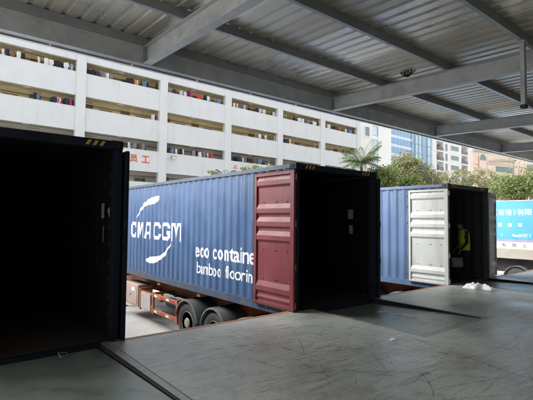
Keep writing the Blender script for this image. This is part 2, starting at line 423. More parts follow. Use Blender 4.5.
LEV = [(0.02, 1.94), (5.83, 7.74), (11.47, 13.40), (17.05, 18.98)]     # leveler pits, one per bay
PY = -2.42
d = MB()
xs = [-9.0]
for a, b in LEV: xs += [a, b]
xs.append(46.0)
for i in range(0, len(xs), 2): d.box(xs[i], PY, GZ, xs[i + 1], 0, 0)
d.box(-9, -9.2, GZ, 46, PY, 0)
for a, b in LEV: d.box(a, PY, GZ, b, 0, -0.75)
dock = tag(d.build('dock_floor', MT['dock']), kind='structure')
for i in range(0, len(xs), 2):          # painted steel angle along the dock edge
    e = MB(); e.prism([(-0.075, 0.003), (0.006, 0.003), (0.006, -0.09), (0.0005, -0.09), (0.0005, -0.0005), (-0.075, -0.0005)], 'x', xs[i] + 0.002, xs[i + 1] - 0.002)
    e.build('edge_angle', MT['edge'], dock)
for x in (-0.55, 2.45, 5.2, 8.2, 10.85, 13.85):
    MB().box(x - 0.12, 0.007, -0.62, x + 0.12, 0.10, -0.12).build('dock_bumper', MT['rubber'], dock, bevel=0.01)
# saw-cut joints of the slab
for (p0, p1) in (((5.62, -2.2), (5.0, -4.6)), ((14.4, -0.1), (14.3, -7)), ((2.05, -0.1), (2.02, -2.4))):
    a = Vector((*p0, 0)); b = Vector((*p1, 0)); n_ = (b - a).normalized().cross(Vector((0, 0, 1))) * 0.003
    j = MB(); j.add([a + n_ + Vector((0,0,.002)), a - n_ + Vector((0,0,.002)), b - n_ + Vector((0,0,.002)), b + n_ + Vector((0,0,.002))], [(0, 1, 2, 3)])
    j.build('floor_joint', MT['pit'], dock)

scm = mat('scuff', (0.075, 0.075, 0.072), 0.8, var=0.3, scale=9)
N = scm.node_tree.nodes; L = scm.node_tree.links
tb_ = N.new('ShaderNodeBsdfTransparent'); mxs = N.new('ShaderNodeMixShader'); tcc = N.new('ShaderNodeTexCoord'); nzz = N.new('ShaderNodeTexNoise')
nzz.inputs['Scale'].default_value = 7; nzz.inputs['Detail'].default_value = 8; nzz.inputs['Roughness'].default_value = .75
mrr = N.new('ShaderNodeMapRange'); mrr.inputs['From Min'].default_value = .42; mrr.inputs['From Max'].default_value = .66; mrr.inputs['To Max'].default_value = .58
L.new(tcc.outputs['Object'], nzz.inputs['Vector']); L.new(nzz.outputs['Fac'], mrr.inputs['Value']); L.new(mrr.outputs[0], mxs.inputs[0])
L.new(tb_.outputs[0], mxs.inputs[1]); L.new(N['Principled BSDF'].outputs[0], mxs.inputs[2]); L.new(mxs.outputs[0], N['Material Output'].inputs['Surface'])
rs_ = random.Random(33); sc_ = MB()
for i in range(330):                      # drag and wheel scuffs left by pallet trucks: thin worn arcs
    if i < 200: cx, cy2 = rs_.gauss(4.9, 1.3), rs_.gauss(-2.3, 1.1)
    else: cx, cy2 = rs_.uniform(2.2, 14), rs_.uniform(-6.5, -.3)
    R0 = rs_.choice((1.2, 2.2, 5.0, 9.0, 14.0)) * rs_.uniform(.7, 1.4); a0 = rs_.gauss(.6, .8) if i % 3 else rs_.uniform(0, 6.3); da = rs_.uniform(.25, 1.3) / R0
    wd = rs_.choice((.003, .004, .006, .010)); n_ = 9; V = []; F = []
    ox, oy = cx - R0 * math.cos(a0), cy2 - R0 * math.sin(a0)
    z_ = .0015 + .00001 * i
    ok = True
    for k_ in range(n_):
        t = a0 + da * k_ / (n_ - 1); w = wd * math.sin(math.pi * (k_ + .5) / n_)
        x_, y_ = ox + R0 * math.cos(t), oy + R0 * math.sin(t)
        if y_ > -.1 or (y_ > PY - .1 and any(a - .1 < x_ < b + .1 for a, b in LEV)): ok = False
        V += [(ox + (R0 - w) * math.cos(t), oy + (R0 - w) * math.sin(t), z_), (ox + (R0 + w) * math.cos(t), oy + (R0 + w) * math.sin(t), z_)]
    if ok: sc_.add(V, [(2*k_, 2*k_+1, 2*k_+3, 2*k_+2) for k_ in range(n_ - 1)])
tag(sc_.build('scuff_marks', scm, dock, fix=False), kind='stuff')
def leveler(a, b, drop, label):
    t = thing('dock_leveler', label, 'dock leveler', ((a + b) / 2, 0, 0), group='dock levelers at the loading bays')
    w = (b - a) / 2
    gap = 0.045
    fr = MB()                                                   # steel angle frame round the pit, flush with the floor
    for s in (-1, 1):
        fr.box(s * w if s > 0 else -w - 0.07, PY - 0.07, -0.03, s * w + 0.07 if s > 0 else -w, -0.08, 0.0035)
    fr.box(-w, PY - 0.07, -0.03, w, PY, 0.003)
    fr.build('pit_frame', MT['frame_steel'], t)
    y0, y1 = PY + 0.03, -0.02
    pl = MB(); L = y1 - y0
    x0, x1 = -w + gap, w - gap
    pl.add([(x0, y0, -0.008), (x1, y0, -0.008), (x1, y1, -drop), (x0, y1, -drop), (x0, y0, -0.04), (x1, y0, -0.04), (x1, y1, -drop - 0.03), (x0, y1, -drop - 0.03)],
           [(0, 1, 2, 3), (4, 7, 6, 5), (0, 4, 5, 1), (1, 5, 6, 2), (2, 6, 7, 3), (3, 7, 4, 0)])
    pl.build('deck_plate', MT['plate'], t)
    lp = MB(); lp.add([(x0, y1 + .004, -drop - .004), (x1, y1 + .004, -drop - .004), (x1 - .08, y1 + .30, -drop + .03), (x0 + .08, y1 + .30, -drop + .03),
                       (x0, y1 + .004, -drop - .024), (x1, y1 + .004, -drop - .024), (x1 - .08, y1 + .30, -drop + .018), (x0 + .08, y1 + .30, -drop + .018)],
                      [(0, 1, 2, 3), (4, 7, 6, 5), (0, 4, 5, 1), (1, 5, 6, 2), (2, 6, 7, 3), (3, 7, 4, 0)])
    lp.build('lip', MT['plate'], t)
    for s in (-1, 1): MB().box(min(s * (w - .012), s * (w - .0015)), y0, -.30, max(s * (w - .012), s * (w - .0015)), y1, -.004).build('pit_shade_strip', MT['rubber'], t)  # added black strips standing in for the shade on the pit walls
    for s in (-1, 1): MB().box(s * (w - .3) - .05, y0 + .1, -.7, s * (w - .3) + .05, y1 - .1, -drop - .06).build('support_beam', MT['axle'], t)
    return t
l1 = leveler(*LEV[0], 0.055, 'steel dock leveler plate before the nearest dark open container')
l2 = leveler(*LEV[1], 0.105, 'sunken steel dock leveler plate before the container with the red door')
l3 = leveler(*LEV[2], 0.08, 'steel dock leveler plate before the container where the worker stands')
l4 = leveler(*LEV[3], 0.08, 'steel dock leveler plate of the empty bay at the far right')
# chalk scribble on the second leveler
k = 0
for i in range(9):
    x = 6.99 - 6.785 + (0.02 if i % 2 else -0.05) + random.uniform(-.03, .03); y = -0.85 - i * 0.095
    zz = -0.105 + (y + 0.02) / (PY + 0.05) * (0.097) + 0.004
    m_ = MB(); dx = random.uniform(.02, .06); dy = random.uniform(.02, .05)
    m_.path([(x - dx, y + dy, zz), (x, y, zz + .001), (x + dx, y + dy * .4, zz + .001), (x + dx * 1.3, y - dy, zz)], [.008, .016, .013, .007], 4)
    m_.build('chalk_mark', MT['chalk'], l2)

# ------------------------------------------------------------------ canopy
SL = 0.036
XR = [-7.7, -2.12, 3.46, 9.04, 14.58, 20.14, 25.7, 31.3, 36.9]
zb_ = lambda y: 4.80 + SL * (y - 2.3)       # rafter underside
can = thing('loading_canopy', 'grey steel canopy of beams and ribbed metal sheets over the loading dock', 'canopy', (0, 0, 0))
RH = 0.36
for x in XR:
    w, t, f = 0.085, 0.006, 0.012
    z0 = zb_(0)
    poly = [(-w, 0), (w, 0), (w, f), (t, f), (t, RH - f), (w, RH - f), (w, RH), (-w, RH), (-w, RH - f), (-t, RH - f), (-t, f), (-w, f)]
    m_ = MB(); m_.prism([(x + p, z0 + q) for p, q in poly], 'y', -9.0, 2.26, SL)
    m_.build('rafter', MT['beam'], can)
    m_ = MB(); m_.box(x - .09, 2.245, zb_(2.3) + .015, x + .09, 2.262, zb_(2.3) + RH - .02)
    for a in (-.05, .05):
        for q in (.08, .18, .28): m_.tube((x + a, 2.225, zb_(2.3) + q), (x + a, 2.25, zb_(2.3) + q), .014, n=6)
    m_.build('end_plate', MT['purlin'], can)
PURL = [2.26, 0.56, -1.19, -2.92, -4.65, -6.38, -8.1]
PH = 0.17
for y in PURL:
    z0 = zb_(y) + RH + 0.002; t = 0.006; w = 0.07
    for i in range(len(XR) - 1):            # one length of purlin between each pair of rafters
        poly = [(y, z0), (y + w, z0), (y + w, z0 + .022), (y + w - t, z0 + .022), (y + w - t, z0 + t), (y + t, z0 + t), (y + t, z0 + PH - t), (y + w, z0 + PH - t), (y + w, z0 + PH), (y, z0 + PH)]
        MB().prism(poly, 'x', XR[i] + .003, XR[i + 1] - .003).build('purlin', MT['purlin'], can)
    for x in XR:                            # cleat that ties the purlin to the rafter
        m_ = MB(); m_.box(x + .02, y - .052, z0 + .0, x + .11, y - .002, z0 + .008); m_.box(x + .02, y - .012, z0 + .008, x + .11, y - .002, z0 + .13)
        m_.build('cleat', MT['purlin'], can)
# eave channel and flashing
ez = zb_(2.3)
for i in range(len(XR) - 1):
    poly = [(2.264, ez - .01), (2.42, ez - .01), (2.42, ez + .012), (2.276, ez + .012), (2.276, ez + .345), (2.42, ez + .345), (2.42, ez + .357), (2.264, ez + .357)]
    MB().prism(poly, 'x', XR[i] + .003, XR[i + 1] - .003).build('eave_beam', MT['beam'], can)
x = -18.0
fl = MB(); fl.prism([(2.43, -.045), (2.50, -.045), (2.50, .62), (2.494, .62), (2.494, -.037), (2.43, -.037)], 'x', 0.004, 1.516)
fm = fl.mesh('flashing', MT['trim'])
x = 1.71 - 1.52 * 6
while x < 40:
    o = link('flashing', fm, can, (x, 0, ez)); x += 1.52
# ribbed sheets
PITCHR = 0.27
def sheet_profile(n):
    P = []
    for i in range(n):
        a = i * PITCHR
        P += [(a, 0), (a + .165, 0), (a + .187, .024), (a + .248, .024)]
    P.append((n * PITCHR, 0))
    return P
P = sheet_profile(3); ys = (2.49, -9.1)
sm = MB(); V = []; F = []
for off in (0, 0.0035):
    for y in ys:
        for (a, h) in P: V.append((a, y, h + SL * y + off))
n = len(P)
for i in range(n - 1):
    F += [(i, i + 1, n + i + 1, n + i), (2*n + i, 3*n + i, 3*n + i + 1, 2*n + i + 1)]
F += [(0, n, 3*n, 2*n), (n-1, 3*n-1, 4*n-1, 2*n-1)]
sm.add(V, F)
sms = [sm.mesh('roof_sheet', MT[q]) for q in ('roof', 'roof_b', 'roof_c')]
zr = zb_(0) + RH + PH + 0.006
x = -7.8
while x < 37:
    link('roof_sheet', random.choice(sms), can, (x, 0, zr)); x += 3 * PITCHR
# hanging square post with a clamp
hp = MB(); pz = zb_(-2.92) + RH
hp.box(8.36, -2.93, 3.80, 8.46, -2.86, pz - .0); hp.box(8.33, -2.955, pz - .03, 8.49, -2.835, pz - .001)
hp.build('hanging_post', MT['beam'], can)
hp = MB(); hp.box(8.352, -2.938, 3.74, 8.468, -2.852, 3.80); hp.tube((8.47, -2.9, 3.77), (8.50, -2.9, 3.77), .018, n=6)
hp.build('post_clamp', MT['axle'], can)
# loose coil of cable lying over the rafter
cc = MB(); rn = random.Random(5)
for k_ in range(7):
    cy_, cz_, ra, rb, ph = -0.2 + rn.uniform(-.09, .09), 5.235 + rn.uniform(-.03, .03), rn.uniform(.06, .15), rn.uniform(.035, .085), rn.uniform(0, 6)
    tl = rn.uniform(-.7, .7)
    pts = []
    for i in range(19):
        t = i / 18 * 2 * math.pi * .93 + ph
        u, w = ra * math.cos(t), rb * math.sin(t)
        pts.append((8.93 + .03 * math.sin(t * 2 + k_), cy_ + u * math.cos(tl) - w * math.sin(tl), cz_ + u * math.sin(tl) + w * math.cos(tl)))
    cc.path(pts, .008 + .003 * (k_ % 3), 5)
tag(cc.build('cable_coil', MT['rubber'], smooth=True), 'tangled dark cable coil hanging on a canopy beam under the ribbed roof', 'cable')

# warehouse front behind the viewer
ww = MB(); ww.box(-8.5, -9.5, GZ, 46, -9.2, 6.4)
wh = tag(ww.build('warehouse_wall', MT['wall_dark']), kind='structure')
for i in range(7):
    xa = -6.8 + i * 5.6; m_ = MB()
    for q in range(26): m_.box(xa, -9.199, .002 + q * .14, xa + 3.4, -9.175, .132 + q * .14)
    m_.build('roller_shutter', MT['shutter'], wh)

# ------------------------------------------------------------------ containers
CW, CL, CHT = 2.438, 12.192, 2.896
CP = 0.278
PHASE = 0.19
CD = 0.025
def corr(y):
    """depth of the side corrugation at y"""
    t = (y - 0.16 + PHASE) % CP
    if t < .072: return 0.0
    if t < .140: return CD * (t - .072) / .068
    if t < .210: return CD
    return CD * (1 - (t - .210) / .068)
KN = []
y = 0.16 - PHASE
while y < CL - 0.16:
    KN += [y, y + .072, y + .140, y + .210]; y += CP
KN = [.16] + [k_ for k_ in KN if .161 < k_ < CL - .16] + [CL - .16]

def corr_sheet(mb, pts, z0, z1, fn, th=.004):
    n = len(pts); V = []
    for off in (0, th):
        for z in (z0, z1):
            for (a, dd) in pts: V.append(fn(a, dd + off, z))
    F = []
    for i in range(n - 1):
        F += [(i, i + 1, n + i + 1, n + i), (2*n + i, 3*n + i, 3*n + i + 1, 2*n + i + 1)]
    F += [(0, n, 3*n, 2*n), (n-1, 3*n-1, 4*n-1, 2*n-1)]
    mb.add(V, F)

RIBS = [(2.53, 2.45), (1.99, 1.90), (1.73, 1.64), (1.46, 1.37), (0.47, 0.37), (0.20, 0.16)]   # heights above the dock of the door ribs
def door_leaf(parent, s, ang, paint, frame_paint, py=-0.02):
    """one leaf, hinged at the rear corner post. s=-1 left leaf, +1 right leaf; ang = swing short of lying flat along the side.
    leaf frame: x along the leaf from the hinge, y out from the inner face, z up"""
    W, Z0, Z1 = 1.19, 0.155, 2.745
    M_ = Matrix.Translation(Vector((0 if s < 0 else CW, py, 0))) @ Matrix.Rotation(s * -ang, 4, 'Z')
    base = Matrix(((0, s, 0, 0), (1, 0, 0, 0), (0, 0, 1, 0), (0, 0, 0, 1)))    # leaf x -> +Y, leaf y -> away from the container
    M_ = M_ @ base
    T = M_ @ Matrix.Translation(Vector((-0.01, 0.031, 0)))
    def mb():
        q = MB(); q.T = T; return q
    f = mb()
    f.box(0, 0, Z0, .105, .05, Z1); f.box(W - .065, 0, Z0, W, .05, Z1)
    f.box(.105, .001, Z1 - .06, W - .065, .049, Z1); f.box(.105, .001, Z0, W - .065, .049, Z0 + .06)
    dr = f.build('door', frame_paint, parent, bevel=.004)
    p = mb()
    prof = [(Z1 - .06, .012)]
    for a, b in RIBS:
        a += .144; b += .144; h = .012
        out = .046 if a - b > .05 else .026
        prof += [(a, h), (b, out), (b - .085 if a - b > .05 else b - .03, out), (b - .135 if a - b > .05 else b - .05, h)]
    prof = [q for q in prof if q[0] > Z0 + .06] + [(Z0 + .06, .012)]
    V = []; n = len(prof)
    for xx in (.105, W - .065):
        for z, o_ in prof: V.append((xx, o_, z))
        for z, o_ in prof: V.append((xx, o_ - .010, z))
    F = [(i, i + 1, 2*n + i + 1, 2*n + i) for i in range(n - 1)] + [(n + i, 3*n + i, 3*n + i + 1, n + i + 1) for i in range(n - 1)]
    p.add(V, F)
    p.build('door_panel', paint, dr)
    for z in (.26, .95, 1.75, 2.62):                              # hinges
        h = mb(); h.box(-.022, .004, z - .05, .0, .022, z + .05); h.tube((-.022, .010, z - .06), (-.022, .010, z + .06), .011, n=8)
        h.build('hinge', frame_paint, dr)
    gk = mb(); gk.box(W, .008, Z0 - .01, W + .022, .042, Z1 + .01); gk.box(0, .008, Z1, W, .042, Z1 + .018); gk.box(0, .008, Z0 - .018, W, .042, Z0)
    gk.build('gasket', MT['rubber'], dr)
    for xx in (.34, .86):                                         # locking rods on the outer face with brackets and handle
        r = mb(); r.tube((xx, -.014, Z0 - .06), (xx, -.014, Z1 + .06), .013, n=8)
        for z in (.3, .75, 1.3, 2.0, 2.6): r.box(xx - .04, -.030, z - .03, xx + .04, .0, z + .03)
        r.build('locking_rod', MT['zinc'], dr)
    h = mb()
    for z in (1.18, 1.42): h.box(.38, -.031, z - .014, .82, -.020, z + .014)
    h.build('lock_handle', MT['zinc'], dr)
    ks = mb()                                                     # cam keepers and stops standing out from the free edge
    for z in (.35, .82, 1.32, 1.80, 2.28, 2.58): ks.tube((W + .0, .02, z), (W + .055, .02, z), .02, n=8)
    ks.build('door_stop', MT['axle'], dr)
    vh = mb()                                                     # bolt heads on the inner face
    for z in (.62, 1.18, 2.12, 2.62):
        for xx in (.22, .50, .56, .92): vh.tube((xx, .010, z + .144 - .1), (xx, .022, z + .144 - .1), .012, n=6)
    vh.build('bolt_heads', MT['axle'], dr)
    return dr

def container(name, label, loc, paint, frame, inside, rail, door_l, door_r, dl, drr, group='shipping containers backed up to the dock'):
    t = thing(name, label, 'container', loc, group=group)
    so = .018                                                     # sheet sits in from the rail face
    for s in (-1, 1):
        w = MB(); pts = [(k_, corr(k_)) for k_ in KN]
        if s < 0: fn = lambda a, dd, z: (so + dd, a, z)
        else: fn = lambda a, dd, z: (CW - so - dd, a, z)
        corr_sheet(w, pts, .16, 2.83, fn)
        w.build('side_wall', paint, t)
        # inner face paint of the same sheet
        w = MB(); pts = [(k_, corr(k_) + .0055) for k_ in KN]
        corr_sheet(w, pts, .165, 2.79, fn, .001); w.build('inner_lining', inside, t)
        xa, xb = (0, .05) if s < 0 else (CW - .05, CW)
        MB().box(xa, .178, 2.80, xb, CL - .178, 2.885).build('top_rail', rail, t, bevel=.006)
        br_ = MB(); xi = .006 if s < 0 else CW - .006
        if s < 0: br_.prism([(0, .012), (.045, .012), (.045, .022), (.008, .022), (.008, .165), (.04, .165), (.04, .172), (0, .172)], 'y', .178, CL - .178)
        else: br_.prism([(CW, .012), (CW - .045, .012), (CW - .045, .022), (CW - .008, .022), (CW - .008, .165), (CW - .04, .165), (CW - .04, .172), (CW, .172)], 'y', .178, CL - .178)
        br_.build('bottom_rail', rail, t)
        for y0, y1 in ((.012, .15), (CL - .15, CL - .012)):
            MB().box(.004 if s < 0 else CW - .10, y0, .118, .10 if s < 0 else CW - .004, y1, CHT - .118).build('corner_post', frame, t, bevel=.008)
        for y0, y1 in ((0, .178), (CL - .178, CL)):
            for z0, z1 in ((0, .118), (CHT - .118, CHT)):
                c = MB(); x0, x1 = (0, .162) if s < 0 else (CW - .162, CW)
                c.box(x0, y0, z0, x1, y1, z1)
                k_ = c.build('corner_casting', frame, t, bevel=.01)
                hl = MB()
                ye = y0 - .001 if y0 == 0 else y1 + .001
                zc = (z0 + z1) / 2; xc = (x0 + x1) / 2
                hl.lathe([(-.001, .028), (.001, .028)], 'y', (xc, ye, zc), 14)
                xe = -.001 if s < 0 else CW + .001
                hl.lathe([(-.001, .026), (.001, .026)], 'x', (xe, (y0 + y1) / 2, zc), 14)
                hl.build('casting_hole', MT['pit'], k_)
    MB().box(.162, .01, 2.775, CW - .162, .11, CHT - .008).build('rear_header', frame, t, bevel=.005)
    MB().box(.162, .01, .005, CW - .162, .13, .150).build('rear_sill', frame, t, bevel=.005)
    MB().box(.162, CL - .11, 2.79, CW - .162, CL - .01, CHT - .008).build('front_header', frame, t)
    MB().box(.162, CL - .11, .005, CW - .162, CL - .01, .15).build('front_sill', frame, t)
    rf = MB(); pts = []
    y = .095
    while y < CL - .10:
        pts += [(y, 0), (y + .09, 0), (y + .10, .018), (y + .20, .018)]; y += .21
    V = []; F = []; n = len(pts)
    for off in (0, .004):
        for x_ in (.040, CW - .040):
            for a, b in pts: V.append((x_, a, 2.862 - b + off))
    for i in range(n - 1): F += [(i, i + 1, n + i + 1, n + i), (2*n + i, 3*n + i, 3*n + i + 1, 2*n + i + 1)]
    rf.add(V, F); rf.build('roof_panel', MT['c_roof'], t)
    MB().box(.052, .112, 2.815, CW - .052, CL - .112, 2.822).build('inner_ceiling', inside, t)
    ew = MB(); pts = []
    x = .085
    while x < CW - .10:
        pts += [(x, 0), (x + .11, 0), (x + .15, .045), (x + .25, .045)]; x += .29
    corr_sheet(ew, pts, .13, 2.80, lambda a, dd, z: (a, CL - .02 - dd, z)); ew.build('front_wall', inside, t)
    # plywood floor in boards
    nb = 8
    bw = (CW - .056) / nb
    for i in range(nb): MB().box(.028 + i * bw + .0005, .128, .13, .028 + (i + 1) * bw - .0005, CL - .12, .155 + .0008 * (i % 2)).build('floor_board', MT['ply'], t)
    y = .5
    cm = MB()
    while y < CL - .3:
        cm.prism([(y, .02), (y + .045, .02), (y + .045, .026), (y + .005, .026), (y + .005, .122), (y + .045, .122), (y + .045, .128), (y, .128)], 'x', .055, CW - .055); y += .42
    cm.build('cross_members', frame, t)
    # lashing rings up the posts inside
    for s in (-1, 1):
        for i in range(9):
            z = .5 + i * .24; xx = .105 if s < 0 else CW - .105
            lr = MB(); pts = [(xx + s * -.0 , .165 + .02 * math.cos(a_ * math.pi / 4), z + .028 * math.sin(a_ * math.pi / 4)) for a_ in range(9)]
            lr.path(pts, .0055, 5); lr.build('lashing_ring', MT['axle'], t)
    for i, x in enumerate((.24, .33, .42, CW - .51, CW - .42, CW - .33)):      # yellow hazard bars on the header
        st = MB(); sg = 1
        st.add([(x, .0085, 2.80), (x + .045, .0085, 2.80), (x + .085, .0085, 2.865), (x + .04, .0085, 2.865),
                (x, .0105, 2.80), (x + .045, .0105, 2.80), (x + .085, .0105, 2.865), (x + .04, .0105, 2.865)],
               [(0, 1, 2, 3), (4, 7, 6, 5), (0, 4, 5, 1), (1, 5, 6, 2), (2, 6, 7, 3), (3, 7, 4, 0)])
        st.build('hazard_stripe', MT['yellow'], t)
    if dl is not None: door_leaf(t, -1, rad(dl), door_l, door_l)
    if drr is not None: door_leaf(t, 1, rad(drr), door_r, door_r, .07 if drr > 40 else -.02)
    return t

ZB = -0.144
DOOR_ANG = 76.0
X1, X2, X3 = 2.17 - CW, 5.392, 11.043
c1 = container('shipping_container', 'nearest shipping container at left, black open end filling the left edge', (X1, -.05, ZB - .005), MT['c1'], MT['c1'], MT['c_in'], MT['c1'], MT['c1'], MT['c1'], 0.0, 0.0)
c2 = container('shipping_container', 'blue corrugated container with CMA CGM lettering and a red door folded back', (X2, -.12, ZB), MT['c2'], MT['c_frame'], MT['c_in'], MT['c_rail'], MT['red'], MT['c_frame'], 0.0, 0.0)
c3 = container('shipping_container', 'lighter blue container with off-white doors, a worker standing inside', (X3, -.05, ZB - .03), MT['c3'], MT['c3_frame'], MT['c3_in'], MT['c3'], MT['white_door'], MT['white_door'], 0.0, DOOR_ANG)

def sheet_on_wall(parent, y0, y1, z0, z1, mtl, name='notice_sheet'):
    """flat sheet stuck on the inside of the right wall"""
    MB().box(CW - .066, y0, z0, CW - .062, y1, z1).build(name, mtl, parent)
sheet_on_wall(c2, .62, .77, 1.86, 2.08, MT['paper']); sheet_on_wall(c2, .63, .74, 1.52, 1.72, MT['paper'])
sheet_on_wall(c1, .54, .66, 1.82, 2.04, MT['paper']); sheet_on_wall(c1, .55, .57, 1.47, 1.70, MT['paper'])
tr_ = MB(); tr_.prism([(.19, 1.98), (.28, 1.94), (.19, 1.83)], 'x', CW - .106, CW - .1035); tr_.build('triangle_sticker', MT['paper'], c1)

# --- lettering on the blue side: painted on the corrugated sheet, so cut along every fold
def on_corrugation(name, V, F, mtl, parent, yoff):
    """V as (world y, world z)"""
    bm = bmesh.new()
    vs_ = [bm.verts.new((a - yoff, b - ZB, 0)) for a, b in V]
    for f in F:
        try: bm.faces.new([vs_[i] for i in f])
        except ValueError: pass
    ylo = min(v.co.x for v in bm.verts); yhi = max(v.co.x for v in bm.verts)
    for k_ in KN:
        if ylo < k_ < yhi:
            bmesh.ops.bisect_plane(bm, geom=bm.verts[:] + bm.edges[:] + bm.faces[:], plane_co=(k_, 0, 0), plane_no=(1, 0, 0), dist=1e-5)
    for v in bm.verts:
        yy, zz = v.co.x, v.co.y
        v.co = (.018 + corr(yy) - .0025, yy, zz)
    me = bpy.data.meshes.new(name); bm.to_mesh(me); bm.free(); me.materials.append(mtl)
    return link(name, me, parent)
def stroke(pts, w):
    """mitred band along a polyline"""
    L_ = []; n = len(pts)
    for i, p in enumerate(pts):
        p = Vector(p)
        a = (p - Vector(pts[i-1])).normalized() if i else None
        b = (Vector(pts[i+1]) - p).normalized() if i < n - 1 else None
        if a is None: nn = Vector((-b.y, b.x)); k_ = 1
        elif b is None: nn = Vector((-a.y, a.x)); k_ = 1
        else:
            na = Vector((-a.y, a.x)); nb = Vector((-b.y, b.x)); nn = (na + nb).normalized(); k_ = 1 / max(.45, nn.dot(na))
        L_.append((p + nn * w / 2 * k_, p - nn * w / 2 * k_))
    V = [q for pr in L_ for q in pr]; F = [(2*i, 2*i+1, 2*i+3, 2*i+2) for i in range(n - 1)]
    return V, F
h_ = .5; sw = .098
Cp = [(1, .70), (1, .84), (.86, 1), (.18, 1), (0, .84), (0, .16), (.18, 0), (.86, 0), (1, .16), (1, .30)]
Gp = [(1, .72), (1, .84), (.86, 1), (.18, 1), (0, .84), (0, .16), (.18, 0), (.86, 0), (1, .14), (1, .42), (.58, .42)]
Mp = [(0, -.13), (0, 1.0), (.26, 1.0), (.5, .25), (.74, 1.0), (1, 1.0), (1, -.13)]
Ap = [(0, -.13), (.30, 1), (.98, 1), (.98, -.13)]
def letter(ch, yl, w):
    pts = {'C': Cp, 'G': Gp, 'M': Mp, 'A': Ap}[ch]
    V, F = stroke([(sw / 2 + p[0] * (w - sw), sw / 2 + p[1] * (h_ - sw)) for p in pts], sw if ch != 'M' else .082)
    out = [on_corrugation('letter', [(yl - v.x, 1.07 + v.y) for v in V], F, MT['white_paint'], c2, -.12)]
    if ch == 'A':
        V, F = stroke([(.20, .17), (w - sw - .004, .17)], .075)
        on_corrugation('letter_bar', [(yl - v.x, 1.07 + v.y) for v in V], F, MT['white_paint'], c2, -.12)
for ch, yl, w in (('C', 7.87, .42), ('M', 7.33, .47), ('A', 6.79, .46), ('C', 6.13, .49), ('G', 5.55, .49), ('M', 4.96, .57)): letter(ch, yl, w)
def swoosh(a, b):
    V = a + b; n = len(a)
    F = [(i, i + 1, n + i + 1, n + i) for i in range(n - 1)]
    on_corrugation('swoosh', V, F, MT['white_paint'], c2, -.12)
swoosh([(7.42, 1.70), (7.22, 1.92), (6.90, 2.14), (6.60, 2.25), (6.36, 2.31), (6.05, 2.34), (5.74, 2.35)],
       [(7.41, 1.695), (7.14, 1.90), (6.78, 2.06), (6.52, 2.10), (6.30, 2.11), (6.02, 2.14), (5.80, 2.24)])
swoosh([(6.60, .44), (6.36, .53), (6.05, .56), (5.72, .60), (5.42, .70), (5.20, .84), (4.93, 1.03)],
       [(6.62, .40), (6.42, .34), (6.05, .36), (5.72, .46), (5.34, .62), (5.14, .81), (4.92, 1.025)])
def side_text(body, y0, y1, z0, z1, bold, part=None):
    # z0..z1 spans the full height of the whole line; part = (first, last) share of the width that this word takes
    V, F = text_geo(body, bold)
    xs_ = [v[0] for v in V]; ys_ = [v[1] for v in V]; ax, bx, ay, by = min(xs_), max(xs_), min(ys_), max(ys_)
    on_corrugation('side_lettering', [(y0 + (a - ax) / (bx - ax) * (y1 - y0), z0 + (b - ay) / (by - ay) * (z1 - z0)) for a, b in V], F, MT['white_paint'], c2, -.12)
side_text('eco', 3.62, 2.94, .735, .985, .016)
side_text('container', 2.80, 0.90, .735, 1.075, .014)
side_text('bamboo', 3.50, 2.42, .335, .625, .008)
side_text('flooring', 2.26, 1.02, .265, .635, .008)

